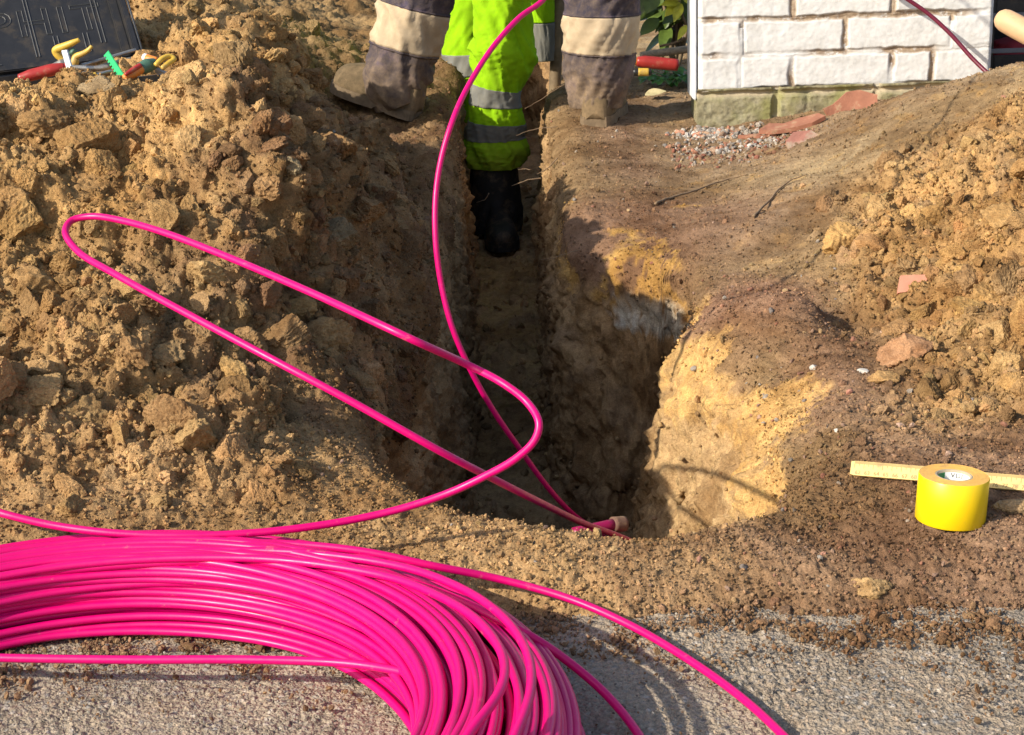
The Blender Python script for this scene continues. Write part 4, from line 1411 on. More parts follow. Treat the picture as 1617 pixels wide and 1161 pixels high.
# ------------------------------------------------------------------ the two workers
def cloth_material(name, color, mud=(.30, .205, .11), z0=.02, z1=.16, base_mud=.25, purple=None):
    """work cloth: woven bump, creases of dirt, mud caked on the lower part"""
    m, nt, b = new_mat(name)
    co = geo_pos(nt)
    n1 = noise(nt, 12, 5, .65, co); n2 = noise(nt, 55, 6, .75, co)
    c = ramp(nt, n1, [(.3, tuple(x * .75 for x in color)), (.55, color), (.75, tuple(min(1, x * 1.25) for x in (purple or color)))])
    sep = N(nt, "ShaderNodeSeparateXYZ"); nt.links.new(co, sep.inputs[0])
    mr = N(nt, "ShaderNodeMapRange"); mr.inputs[1].default_value = z1; mr.inputs[2].default_value = z0
    nt.links.new(sep.outputs[2], mr.inputs[0])
    ad = N(nt, "ShaderNodeMath", operation='ADD'); nt.links.new(mr.outputs[0], ad.inputs[0])
    nt.links.new(ramp(nt, n2, [(.38, -.0), (.7, base_mud * 2)]), ad.inputs[1])
    mu = N(nt, "ShaderNodeMath", operation='MULTIPLY'); nt.links.new(ad.outputs[0], mu.inputs[0])
    nt.links.new(ramp(nt, noise(nt, 24, 6, .7, co), [(.3, .25), (.62, 1.0)]), mu.inputs[1])
    mu.use_clamp = True
    c = mixc(nt, mu.outputs[0], c, mixc(nt, n2, mud, tuple(x * 1.4 for x in mud)))
    nt.links.new(c, b.inputs["Base Color"])
    b.inputs["Roughness"].default_value = .9
    b.inputs["Specular IOR Level"].default_value = .15
    p = bump(nt, None, n2, .35, .002)
    bump(nt, b, noise(nt, 700, 2, .5, co), .3, .0006, p)
    return m


NAVY = cloth_material("dusty_navy_cloth", (.050, .043, .056), (.25, .175, .10), -.03, .20, .20, (.075, .058, .10))
CREAM = cloth_material("cream_reflective_band", (.45, .355, .235), (.27, .19, .11), -.5, -.4, .30)
LIME = cloth_material("lime_hivis_cloth", (.25, .50, .004), (.20, .14, .04), -.30, -.06, .07)
GREYB = cloth_material("grey_reflective_band", (.17, .17, .155), (.16, .13, .06), -.5, -.3, .15)
JACKET = cloth_material("navy_jacket_cloth", (.06, .055, .08), (.2, .15, .1), -.5, -.4, .08)
HIVEST = cloth_material("lime_jacket_cloth", (.36, .72, .005), (.22, .16, .04), -.5, -.4, .0)
BOOT = cloth_material("muddy_boot_leather", (.12, .088, .05), (.24, .165, .09), -.1, .12, .3)
SOLE = plain("boot_sole", (.17, .12, .07), rough=.9, var=.3, scale=60, bmp=.002)
RUBBER = plain("black_rubber_boot", (.012, .011, .010), rough=.7, var=.3, scale=30, dirt=(.13, .09, .05), dirt_lo=.5, dirt_hi=.7)
SKIN = plain("skin", (.50, .29, .20), rough=.5, var=.08, scale=40)
HAIR = plain("brown_hair", (.06, .035, .02), rough=.6)


class Leg:
    """a trouser leg: rings across a smooth axis, with folds; bands are cut from the same surface"""
    def __init__(self, rings, seed, fold=.006, knots=(), sides=72, per=14):
        C_ = np.array([r[0] for r in rings]); R_ = np.array([r[1] for r in rings])
        self.axis = catmull(C_, per)
        n = len(self.axis)
        self.rad = np.interp(np.linspace(0, len(R_) - 1, n), np.arange(len(R_)), R_)
        T = np.gradient(self.axis, axis=0); T /= np.linalg.norm(T, axis=1)[:, None]
        self.T = T
        a = np.linspace(0, 2 * np.pi, sides, endpoint=False)
        X = np.array([1.0, 0, 0])
        U = X[None] - T * T[:, :1]; U /= np.linalg.norm(U, axis=1)[:, None]
        Vd = np.cross(T, U)
        dirs = np.cos(a)[None, :, None] * U[:, None] + np.sin(a)[None, :, None] * Vd[:, None]
        sl = np.concatenate([[0], np.cumsum(np.linalg.norm(np.diff(self.axis, axis=0), axis=1))])
        self.sl = sl
        q = np.stack([np.repeat(np.cos(a)[None] * 1.1, n, 0).ravel(), np.repeat(np.sin(a)[None] * 1.1, n, 0).ravel(), np.repeat(sl[:, None] * 9, sides, 1).ravel()], 1)
        qq = q + .35 * np.stack([perlin(q * 1.3 + seed), perlin(q * 1.3 + seed + 40), 0 * q[:, 0]], 1)
        sk = qq.copy(); sk[:, 2] += 1.6 * q[:, 0] * math.sin(seed)
        d = fold * (1.0 * fbm(qq * np.array([1, 1, .8]) + seed * 3.1, 3) + .8 * ridged(sk * np.array([.9, .9, 1.7]) + seed, 2) - .4)
        for pos, amp in knots:
            w = np.exp(-((np.repeat(sl[:, None], sides, 1).ravel() - pos) / .045) ** 2)
            d += w * amp * (ridged(sk * np.array([.7, .7, 1.9]) + seed + 9, 3))
        self.d = d.reshape(n, sides)
        self.dirs = dirs
        self.sides = sides

    def surf(self, i0, i1, off=0.0):
        r = self.rad[i0:i1, None] + self.d[i0:i1] + off
        return self.axis[i0:i1, None] + self.dirs[i0:i1] * r[:, :, None]

    def at_row(self, s):
        return int(np.argmin(np.abs(self.sl - s)))

    def mesh(self, name, i0, i1, mat, parent, off=0.0, close=True):
        G = self.surf(i0, i1, off)
        rings = [G[:1] * 1.0 + 0, G, G[-1:] * 1.0]
        c0 = self.axis[i0]; c1 = self.axis[i1 - 1]
        k = .004 if off else .010
        rings[0] = G[:1] + (c0 - G[:1]) * (k / self.rad[i0]) + self.T[i0] * .0003
        rings[2] = G[-1:] + (c1 - G[-1:]) * (k / self.rad[i1 - 1]) - self.T[i1 - 1] * .0003
        V = np.concatenate(rings).reshape(-1, 3) - np.array(parent.location)
        n = (i1 - i0) + 2
        return np_mesh(name, V, grid_faces(n, self.sides, True), mat, parent)


def pxr(lst, y):
    out = []
    for a in lst:
        px, py, hw = a[:3]; yy = a[3] if len(a) > 3 else y
        p = at(px, py, yy)
        out.append((p, hw / F_PX * float(np.dot(p - CAM, _fw))))
    return out


def boot(name, heel, toe, parent, mat, hs=1.0, width=.046, mud=SOLE):
    heel = np.array(heel, float); toe = np.array(toe, float)
    d = toe - heel; L = np.linalg.norm(d); d /= L
    up = np.array([0, 0, 1.0]); up -= d * d[2]; up /= np.linalg.norm(up)
    sd = np.cross(d, up)
    st = [(-.016, .020, .055), (-.006, .031, .085), (.03, .036, .105), (.075, .038, .115), (.115, .038, .11), (.15, .042, .085), (.19, .047, .070), (.23, .049, .064), (.265, .045, .058), (.292, .034, .048), (.306, .014, .030)]
    S = np.array(st); S[:, 0] *= L / .30; S[:, 2] *= hs
    t = np.linspace(0, len(S) - 1, 60)
    S = np.stack([np.interp(t, np.arange(len(S)), S[:, k]) for k in range(3)], 1)
    for _ in range(4): S[1:-1] = S[1:-1] * .5 + .25 * (S[:-2] + S[2:])
    m = 40
    a = np.linspace(0, 2 * np.pi, m, endpoint=False)
    ca, sa = np.cos(a), np.sin(a)
    cx_ = np.sign(ca) * np.abs(ca) ** .75
    cz_ = np.where(sa > 0, np.abs(sa) ** .8, -.0 - 1.0 * np.abs(sa) ** .25 * .12)
    k = width / .046
    V = heel + S[:, None, 0:1] * d + (cx_[None, :, None] * S[:, None, 1:2] * k) * sd + ((.022 + np.where(sa > 0, cz_, cz_ * .1)[None, :, None] * (S[:, None, 2:3] - .015))) * up
    V = V.reshape(-1, 3)
    V = V + (.0035 * fbm(V * 30, 3))[:, None] * up
    n = len(S)
    cap0 = V[:m].mean(0); cap1 = V[-m:].mean(0)
    V = np.vstack([V, cap0, cap1])
    i = np.arange(m); i2 = (i + 1) % m
    tri = np.concatenate([np.stack([np.full(m, n * m), i2, i], 1), np.stack([np.full(m, n * m + 1), (n - 1) * m + i, (n - 1) * m + i2], 1)])
    o = np_mesh(name, V - np.array(parent.location), [grid_faces(n, m, True), tri], mat, parent)
    # sole with a raised heel block
    ss = np.linspace(-.014, .310, 40) * L / .30
    wd = np.interp(ss, S[:, 0], S[:, 1]) * k + .004
    rows = []
    for sgn in (1,):
        for s_, w in zip(ss, wd):
            hz = .0 if (s_ < .085 * L / .3 or s_ > .12 * L / .3) else .008
            rows.append([heel + d * s_ + sd * (-w) + up * hz, heel + d * s_ + sd * w + up * hz, heel + d * s_ + sd * w * .98 + up * .026, heel + d * s_ - sd * w * .98 + up * .026])
    R = np.array(rows); nn = len(R)
    V = R.reshape(-1, 3)
    f = grid_faces(nn, 4, True)
    caps = np.array([[0, 1, 2, 3], [(nn - 1) * 4 + 3, (nn - 1) * 4 + 2, (nn - 1) * 4 + 1, (nn - 1) * 4]])
    np_mesh("sole", V - np.array(parent.location), [np.vstack([f, caps])], mud, o, False)
    return o


def figure(name, verts, edges, parent, mats, pick):
    """continuous body grown with a skin modifier round its bones"""
    me = bpy.data.meshes.new(name)
    loc = np.array(parent.location)
    me.from_pydata([tuple(np.array(v[0]) - loc) for v in verts], edges, [])
    o = bpy.data.objects.new(name, me)
    C.objects.link(o)
    sk = o.modifiers.new("skin", 'SKIN')
    for k, v in enumerate(verts):
        r = v[1] if isinstance(v[1], tuple) else (v[1], v[1])
        me.skin_vertices[0].data[k].radius = r
    me.skin_vertices[0].data[0].use_root = True
    sk.use_smooth_shade = True
    sb = o.modifiers.new("sub", 'SUBSURF'); sb.levels = 2; sb.render_levels = 2
    dg = bpy.context.evaluated_depsgraph_get(); dg.update()
    nm = bpy.data.meshes.new_from_object(o.evaluated_get(dg))
    bpy.data.objects.remove(o)
    o = bpy.data.objects.new(name, nm)
    C.objects.link(o)
    o.parent = parent
    nm.materials.clear()
    for m in mats: nm.materials.append(m)
    for p in nm.polygons:
        p.material_index = pick(Vector(p.center) + Vector(parent.location)); p.use_smooth = True
    return o


def hand_chain(verts, edges, wrist_i, wrist, along, side, curl):
    """palm, four bent fingers of different lengths and a thumb from the palm's side"""
    along = Vector(along).normalized(); side = (Vector(side) - along * Vector(side).dot(along)).normalized()
    nrm = along.cross(side)
    b = len(verts); w = Vector(wrist)
    verts.append((tuple(w + along * .05), (.030, .016))); edges.append((wrist_i, b))
    for k, ln in enumerate((.068, .078, .073, .056)):
        root = w + along * .085 + side * (.027 - .018 * k)
        i = len(verts)
        verts.append((tuple(root), .0095)); edges.append((b, i))
        p = root; dvec = along
        for j in range(3):
            dvec = (Matrix.Rotation(curl * (.6 + .3 * j), 3, side) @ dvec).normalized()
            p = p + dvec * ln * (.42, .32, .26)[j]
            verts.append((tuple(p), .0088 - .0009 * j)); edges.append((len(verts) - 2, len(verts) - 1))
    i = len(verts)
    t0 = w + along * .035 + side * .032
    verts.append((tuple(t0), .011)); edges.append((b, i))
    verts.append((tuple(t0 + (along * .7 + side * .6 + nrm * .3).normalized() * .034), .0105)); edges.append((i, i + 1))
    verts.append((tuple(t0 + (along * .9 + side * .35 + nrm * .5).normalized() * .062), .009)); edges.append((i + 1, i + 2))


def head_parts(root, centre, face, hair_mat):
    loc = np.array(root.location)
    c = np.array(centre); f = np.array(face, float); f /= np.linalg.norm(f)
    s = np.cross(f, [0, 0, 1.0]); s /= np.linalg.norm(s); u = np.cross(s, f)
    V, Fc = ICO[4]
    W = c + V[:, :1] * s * .079 + V[:, 1:2] * f * .098 + V[:, 2:] * u * .112
    keep = np.array([(V[t].mean(0)[2] > .25 - .5 * (V[t].mean(0)[1] < .1)) for t in Fc])
    np_mesh("hair", W - loc, Fc[keep], hair_mat, root)


def worker_navy():
    x0 = np.array([-.03, 4.32, 0.0])
    root = thing("person", "worker in dusty navy trousers with cream bands and muddy boots, straddling the trench", "person", x0)
    # left leg in the photo
    L1 = pxr([(634, 163, 38), (630, 152, 41), (627, 135, 45), (633, 100, 49), (644, 52, 53), (655, 5, 55), (664, -40, 57)], 4.38) + [
        (np.array([-.205, 4.36, .50]), .094), (np.array([-.17, 4.34, .68]), .108), (np.array([-.125, 4.36, .86]), .122), (np.array([-.10, 4.37, .95]), .125)]
    leg1 = Leg(L1, 2.3, .0105, ((.08, .004),))
    R1 = pxr([(941, 168, 37), (941, 156, 40), (942, 136, 45), (944, 112, 51), (946, 82, 55), (947, 45, 60), (948, 0, 61), (950, -40, 62)], 4.24) + [
        (np.array([.205, 4.26, .50]), .098), (np.array([.16, 4.28, .68]), .110), (np.array([.08, 4.33, .86]), .122), (np.array([.05, 4.35, .95]), .125)]
    leg2 = Leg(R1, 5.1, .0105, ((.07, .003),))
    for lg, b0, b1 in ((leg1, (588, 64), (606, 4)), (leg2, (890, 80), (890, 24))):
        n = len(lg.axis)
        lg.mesh("trouser_leg", 0, n, NAVY, root)
        # rows of the band edges on the left outline
        def idx(pp):
            best = None
            for i in range(n):
                sil = lg.surf(i, i + 1)[0]
                for v in sil[::4]:
                    d = v - CAM; dz = d @ _fw
                    px = CX + F_PX * (d @ _rt) / dz; py = CY - F_PX * (d @ _up) / dz
                    e = (px - pp[0]) ** 2 + (py - pp[1]) ** 2
                    if best is None or e < best[0]: best = (e, i)
            return best[1]
        i0, i1 = idx(b0), idx(b1)
        lg.mesh("reflective_band", min(i0, i1), max(i0, i1) + 1, CREAM, root, .0022)
        for ii in (min(i0, i1) - 1, max(i0, i1)):
            lg.mesh("band_seam", ii, ii + 2, NAVY, root, .0030)
    h = at(652, 187, 4.36); t_ = at(530, 140, 4.44)
    boot("boot", h, t_, root, BOOT, 1.22, width=.054)
    h = at_z(942, 203, .0)
    boot("boot", (h[0], h[1] + .030, gz(h[0], h[1] + .03) - .004), (h[0] + .05, h[1] + .30, gz(h[0] + .05, h[1] + .28)), root, BOOT, 1.15, width=.050)
    # body above the picture
    v, e = [], []
    def add(p, r, to=None):
        v.append((p, r))
        if to is not None: e.append((to, len(v) - 1))
        return len(v) - 1
    pel = add((-.03, 4.37, .98), (.15, .11))
    sp = add((-.03, 4.38, 1.15), (.145, .105), pel); ch = add((-.02, 4.41, 1.36), (.17, .12), sp)
    nk = add((-.02, 4.43, 1.53), .062, ch); jw = add((-.02, 4.415, 1.60), (.066, .075), nk); hd = add((-.02, 4.42, 1.70), (.076, .092), jw); add((-.02, 4.43, 1.765), (.055, .066), hd)
    for sx in (-1, 1):
        s = add((-.02 + sx * .17, 4.41, 1.44), .068, ch)
        if sx > 0:
            el = add((.22, 4.30, 1.18), .048, s); wr = add((.17, 4.07, 1.06), .032, el)
            hand_chain(v, e, wr, (.17, 4.07, 1.06), (-.25, -.9, -.2), (-1, 0, .1), .6)
        else:
            el = add((-.27, 4.44, 1.16), .048, s); wr = add((-.26, 4.34, .94), .032, el)
            hand_chain(v, e, wr, (-.26, 4.34, .94), (0, -.3, -1), (1, -.2, 0), .3)
        ax_ = (leg1 if sx < 0 else leg2).axis
        k = add(tuple(ax_[-14]), .095, pel)
        for zz_, rr_ in ((.66, .075), (.50, .058), (.34, .050), (.20, .042), (.10, .034)):
            k = add(tuple(ax_[int(np.argmin(np.abs(ax_[:, 2] - zz_)))]), rr_, k)
    figure("body", v, e, root, [JACKET, SKIN], lambda c: 1 if (c.z > 1.52 or (c.y < 4.10 and c.z > .9) or (c.x < -.2 and .75 < c.z < .95 and c.y < 4.36)) else 0)
    head_parts(root, (-.02, 4.425, 1.70), (0, -1, -.1), HAIR)


def worker_lime():
    x0 = np.array([-.02, 4.78, -.40])
    root = thing("person", "worker in lime green high visibility trousers with grey bands, standing down in the narrow trench", "person", x0)
    A = pxr([(779, 262, 40), (779, 248, 43), (780, 228, 44), (780, 214, 38), (781, 200, 38), (782, 186, 38), (782, 166, 38), (785, 140, 38), (790, 112, 42), (795, 80, 47), (796, 48, 46), (793, 8, 44), (789, -35, 45)], 4.72) + [
        (np.array([-.05, 4.76, .42]), .09), (np.array([-.06, 4.8, .52]), .105), (np.array([-.05, 4.82, .62]), .115)]
    leg = Leg(A, 7.7, .0085, ((.03, .014), (.115, .007), (.31, .012)))
    n = len(leg.axis)
    leg.mesh("trouser_leg", 0, n, LIME, root)
    rows = []
    for i in range(n):
        d = leg.axis[i] - CAM; dz = d @ _fw
        rows.append(CY - F_PX * (d @ _up) / dz)
    rows = np.array(rows)
    for y0, y1 in ((218, 192), (166, 138)):
        i0 = int(np.argmin(np.abs(rows - y0))); i1 = int(np.argmin(np.abs(rows - y1)))
        leg.mesh("reflective_band", i0, i1 + 1, GREYB, root, .0022)
    # the other leg behind, bent, its knee to the left
    B = pxr([(742, 190, 30), (741, 140, 32), (738, 100, 35), (736, 60, 38), (742, 10, 42), (752, -40, 44)], 5.02) + [(np.array([-.07, 4.92, .42]), .095), (np.array([-.05, 4.86, .55]), .11)]
    legb = Leg(B, 3.9, .0055, ((.1, .008),))
    nb = len(legb.axis)
    legb.mesh("trouser_leg", 0, nb, LIME, root)
    rows = np.array([CY - F_PX * ((a - CAM) @ _up) / ((a - CAM) @ _fw) for a in legb.axis])
    i0 = int(np.argmin(np.abs(rows - 118))); i1 = int(np.argmin(np.abs(rows - 84)))
    legb.mesh("reflective_band", i0, i1 + 1, GREYB, root, .0022)
    # jacket hem hanging on the right
    D_ = pxr([(857, 96, 16), (857, 70, 18), (856, 36, 19)], 4.98)
    lg = Leg(D_, 1.1, .003); lg.mesh("jacket_hem", 0, len(lg.axis), GREYB, root)
    D2 = pxr([(856, 35, 19), (855, 0, 20), (850, -40, 24)], 4.98) + [(np.array([.05, 4.92, .45]), .08), (np.array([.0, 4.86, .62]), .12)]
    lg = Leg(D2, 1.4, .003); lg.mesh("jacket_panel", 0, len(lg.axis), LIME, root)
    # rubber boots in the dark of the trench
    S = pxr([(784, 362, 40), (783, 340, 38), (782, 315, 38), (781, 290, 38), (780, 262, 37)], 4.72)
    lg = Leg(S, 4.2, .003, ((.05, .006),)); lg.mesh("boot_shaft", 0, len(lg.axis), RUBBER, root)
    b = at(784, 366, 4.72)
    boot("boot", (b[0], b[1] + .05, b[2] - .01), (b[0] + .02, b[1] - .20, b[2] - .012), root, RUBBER, width=.042, mud=RUBBER)
    v, e = [], []
    def add(p, r, to=None):
        v.append((p, r))
        if to is not None: e.append((to, len(v) - 1))
        return len(v) - 1
    pel = add((-.04, 4.86, .62), (.14, .11))
    sp = add((-.03, 4.88, .80), (.14, .105), pel); ch = add((.0, 4.86, 1.02), (.165, .12), sp)
    nk = add((.02, 4.84, 1.18), .06, ch); jw = add((.03, 4.81, 1.25), (.066, .075), nk); hd = add((.035, 4.80, 1.35), (.076, .092), jw); add((.04, 4.81, 1.415), (.055, .066), hd)
    for sx in (-1, 1):
        s = add((sx * .17, 4.86, 1.09), .066, ch)
        el = add((sx * .26, 4.95, .86), .047, s); wr = add((sx * .16 + .03, 4.98, .66), .031, el)
        hand_chain(v, e, wr, (sx * .16 + .03, 4.98, .66), (-sx * .2, .3, -1), (-sx, 0, 0), .5)
    for ax_, low in ((leg.axis, -.05), (legb.axis, .05)):
        k = pel
        for zz_, rr_ in ((.50, .08), (.30, .06), (.18, .05), (.05, .04), (low, .034)):
            k = add(tuple(ax_[int(np.argmin(np.abs(ax_[:, 2] - zz_)))] + np.array([0, .0, (zz_ == low) * -.01])), rr_, k)
    figure("body", v, e, root, [HIVEST, SKIN], lambda c: 1 if (c.z > 1.17 or (c.y > 4.94 and .5 < c.z < .68)) else 0)
    head_parts(root, (.035, 4.805, 1.35), (.2, -.9, -.4), HAIR)


worker_navy()
worker_lime()

# spade standing in the trench behind the workers
WOOD = plain("worn_wood", (.20, .145, .085), rough=.7, var=.25, scale=30, dirt=(.16, .11, .06))
STEEL = plain("worn_steel", (.42, .40, .36), rough=.4, var=.2, scale=60, metal=.7, dirt=(.25, .18, .1), dirt_lo=.5, dirt_hi=.7)
a, b_ = at(876, 140, 5.0), at(884, -20, 5.0)
dv = (b_ - a) / np.linalg.norm(b_ - a)
sr = thing("spade", "brown wooden spade shaft standing upright beside the trench behind the workers", "spade", a - dv * .42)
tube("shaft", [dv * 0, dv * .5, dv * 1.35], .0175, WOOD, sr, 16)
tube("grip", [dv * 1.35 + np.array([-.06, 0, 0]), dv * 1.35, dv * 1.35 + np.array([.06, 0, 0])], .016, WOOD, sr, 12)
bl = np.array([[(-.07 + .14 * i / 8), .012 * math.cos((i - 4) / 4 * 1.2) - .01, -.24 * j / 8 * (1 - .0 * i)] for j in range(9) for i in range(9)])
V = np.vstack([bl, bl + np.array([0, .003, 0])])
np_mesh("blade", V, [grid_faces(9, 9), grid_faces(9, 9)[:, ::-1] + 81], STEEL, sr)

# ------------------------------------------------------------------ open tool case and its tools
BLACK = plain("black_plastic", (.018, .018, .019), rough=.42, var=.2, scale=50, spec=.5, dirt=(.085, .065, .04), dirt_scale=22, dirt_lo=.50, dirt_hi=.78)
RIDGE = plain("scuffed_plastic_ridge", (.055, .055, .053), rough=.35, var=.3, scale=80, spec=.6)


def tool_case():
    Hc = at(224, 90, 2.80)
    ex = at(0, 116, 2.72) - Hc; ex /= np.linalg.norm(ex)
    eu = at(186, -8, 2.89) - Hc; eu -= ex * eu.dot(ex); eu /= np.linalg.norm(eu)
    nf = np.cross(eu, ex); nf = nf if nf[1] < 0 else -nf
    root = thing("tool_case", "open black plastic tool case with a ribbed lid behind the left heap", "tool case", Hc)
    def brick(bm, o, a, b, c, la, lb, lc):
        vs = []
        for i in (0, 1):
            for j in (0, 1):
                for k in (0, 1):
                    vs.append(bm.verts.new(o + a * la * i + b * lb * j + c * lc * k))
        for f in ((0, 1, 3, 2), (4, 6, 7, 5), (0, 4, 5, 1), (2, 3, 7, 6), (0, 2, 6, 4), (1, 5, 7, 3)):
            bm.faces.new([vs[i] for i in f])
    Wd, Hh, Dp = .40, .30, .034
    bm = bmesh.new()
    brick(bm, eu * .004 - nf * Dp, ex, eu, nf, Wd, Hh, .004)
    for o, a, la, b, lb in ((ex * .0, ex, .010, eu, Hh), (ex * (Wd - .01), ex, .010, eu, Hh), (eu * .0, ex, Wd, eu, .012), (eu * (Hh - .012), ex, Wd, eu, .012)):
        brick(bm, o - nf * (Dp - .004), a, b, nf, la, lb, Dp)
    # rounded inner step
    for o, a, la, b, lb in ((ex * .010, ex, .014, eu, Hh), (eu * .012, ex, Wd, eu, .014)):
        brick(bm, o - nf * (Dp - .0041), a, b, nf, la, lb, .012)
    bmesh.ops.recalc_face_normals(bm, faces=bm.faces)
    bmesh.ops.bevel(bm, geom=bm.edges[:], offset=.0016, segments=2, affect='EDGES')
    lid = bm_obj("lid", bm, BLACK, root)
    # moulded lettering (outlines) and long double ribs, in the lid's own plane
    tx = -ex
    org = -nf * (Dp - .0045)
    items = []
    def put(V, fl, u0, v0, sc=1.0, slant=.22):
        P = org[None] + tx[None] * (u0 + V[:, :1] * sc + V[:, 1:2] * slant * 0) + eu[None] * (v0 + V[:, 1:2] * sc) + nf[None] * V[:, 2:3]
        items.append((P, fl))
    V, fl = text_mesh("PHIT", .082, bevel=.0008, font_space=1.12)
    put(V, fl, -.225, .096)
    for u0, u1, v0, v1 in ((-.044, -.044, .065, .25), (-.051, -.051, .065, .25), (-.070, -.070, .05, .09), (-.077, -.077, .05, .09), (-.118, -.118, .05, .09), (-.125, -.125, .05, .09),
                           (-.021, -.021, .035, .27), (-.153, -.153, .05, .25), (-.158, -.158, .05, .25)):
        V, f2 = tube_arrays([org + tx * u0 + eu * v0, org + tx * u1 + eu * (v0 + v1) / 2, org + tx * u1 + eu * v1], .0011, 6)
        items.append((V, f2))
    for k in range(6):
        v0 = .036 + .022 * k
        V, f2 = tube_arrays([org + tx * -.30 + eu * v0, org + tx * -.265 + eu * v0, org + tx * -.215 + eu * (v0 + .006)], .0012, 6)
        items.append((V, f2))
    V, fl = join_arrays(items)
    np_mesh("moulded_lettering", V, fl, RIDGE, lid, False)
    # catch edge along the right side of the lid
    V, fl = tube_arrays([ex * -.003 + eu * .0, ex * -.003 + eu * .17, ex * -.003 + eu * Hh], .0022, 8)
    np_mesh("lid_rim", V, fl, RIDGE, lid)
    # lower half
    ef = np.array([0, 0, 1.0]); ef = np.cross(ex, ef); ef = ef if ef[1] < 0 else -ef
    ef[2] = .02; ef /= np.linalg.norm(ef)
    ez = np.cross(ex, ef); ez = ez if ez[2] > 0 else -ez
    bm = bmesh.new()
    Db = .24
    brick(bm, -ez * .075, ex, ef, ez, Wd, Db, .004)
    for o, a, la, b, lb in ((ex * 0, ex, .006, ef, Db), (ex * (Wd - .006), ex, .006, ef, Db), (ef * .002, ex, Wd, ef, .006), (ef * (Db - .006), ex, Wd, ef, .006)):
        brick(bm, o - ez * .0712, a, b, ez, la, lb, .066)
    bmesh.ops.recalc_face_normals(bm, faces=bm.faces)
    bm_obj("tray", bm, BLACK, root)
    V, fl = tube_arrays([ex * .03 - nf * .01, ex * .2 - nf * .01, ex * .38 - nf * .01], .0055, 10)
    np_mesh("hinge", V, fl, BLACK, root)


tool_case()


def px_tube(name, pts, r_px, mat, parent, per=8, sides=14, taper=None):
    P = np.array([at(*p) for p in pts])
    D = float((P[0] - CAM) @ _fw)
    Q = catmull(P, per) - np.array(parent.location)
    r = r_px / F_PX * D
    R = np.full(len(Q), r)
    if taper is not None:
        R = r * np.interp(np.linspace(0, 1, len(Q)), np.linspace(0, 1, len(taper)), taper)
    V, fl = tube_arrays(Q, R, sides)
    return np_mesh(name, V, fl, mat, parent)


REDP = plain("red_handle", (.33, .03, .025), rough=.35, var=.12, scale=40, dirt=(.3, .2, .12), dirt_lo=.58, dirt_hi=.75)
YELP = plain("yellow_handle", (.56, .36, .05), rough=.45, var=.15, scale=40, dirt=(.3, .2, .1), dirt_lo=.52, dirt_hi=.7)
ORGP = plain("orange_handle", (.62, .20, .03), rough=.45, var=.12, scale=40, dirt=(.3, .2, .1), dirt_lo=.58, dirt_hi=.75)
GRNP = plain("green_plastic", (.03, .40, .13), rough=.4, var=.12, scale=60)
DGRN = plain("dark_green_plastic", (.06, .13, .09), rough=.5, var=.15, scale=60, dirt=(.3, .2, .1), dirt_lo=.55, dirt_hi=.75)
WHTP = plain("white_plastic", (.66, .68, .70), rough=.45, var=.06, scale=40)
GRP = "hand tools in the open case"
t = thing("screwdriver", "red handled screwdriver lying in the tool case", "screwdriver", at(72, 112, 2.640), GRP)
px_tube("handle", [(30, 124, 2.630), (60, 116, 2.635), (85, 110, 2.640), (101, 107, 2.645)], 9.5, REDP, t, taper=[.7, 1, 1, 1.05, .95, .8])
px_tube("handle_collar", [(101, 107, 2.645), (108, 106, 2.647)], 7, REDP, t)
px_tube("shank", [(108, 106, 2.647), (150, 108, 2.650), (172, 106, 2.655)], 4.0, STEEL, t)
t = thing("pliers", "pliers with mud-stained yellow curved handles standing open in the tool case", "pliers", at(112, 98, 2.720), GRP)
px_tube("handle", [(104, 98, 2.720), (92, 88, 2.720), (88, 80, 2.720), (100, 74, 2.715), (114, 68, 2.710), (125, 63, 2.710)], 5.5, YELP, t, taper=[.8, 1.1, 1.2, 1.1, .9, .6])
px_tube("handle", [(114, 108, 2.715), (118, 98, 2.710), (120, 90, 2.710), (130, 85, 2.705), (140, 79, 2.700), (145, 73, 2.700)], 4.6, YELP, t, taper=[1.5, 1.5, 1.2, .9, .8, .6])
px_tube("jaw", [(106, 96, 2.720), (96, 101, 2.715), (84, 104, 2.710)], 6.5, STEEL, t, taper=[.9, 1.1, .6])
px_tube("pivot_grip", [(118, 84, 2.715), (113, 80, 2.712)], 6, DGRN, t)
t = thing("strip", "white plastic strip standing across the red screwdriver", "strip", at(106, 100, 2.620), GRP)
bm = bmesh.new()
q = [np.array(at(*p)) - np.array(t.location) for p in ((97, 80, 2.630), (105, 79, 2.630), (117, 121, 2.600), (109, 123, 2.600))]
vs = [bm.verts.new(v) for v in q]; f = bm.faces.new(vs)
ext = bmesh.ops.extrude_face_region(bm, geom=[f])
for v in ext["geom"]:
    if isinstance(v, bmesh.types.BMVert): v.co += Vector((.001, .004, .0))
bmesh.ops.recalc_face_normals(bm, faces=bm.faces)
bm_obj("blade", bm, WHTP, t)
t = thing("comb_strip", "bright green notched plastic strip leaning in the tool case", "plastic strip", at(180, 108, 2.600), GRP)
bm = bmesh.new()
p0, p1 = np.array(at(165, 86, 2.640)), np.array(at(193, 129, 2.560))
dv = (p1 - p0); ln = np.linalg.norm(dv); dv /= ln
sdv = np.cross(dv, [0, -1, .2]); sdv /= np.linalg.norm(sdv)
if sdv[0] < 0: sdv = -sdv
prof = []
k = 9
for i in range(k + 1):
    prof.append(dv * ln * i / k + sdv * .0072)
left = []
for i in range(k):
    left += [dv * ln * (i + .15) / k, dv * ln * (i + .15) / k - sdv * .0025, dv * ln * (i + .6) / k - sdv * .0025, dv * ln * (i + .6) / k]
pts_ = prof + left[::-1]
vs = [bm.verts.new(p0 - np.array(t.location) + v) for v in pts_]; f = bm.faces.new(vs)
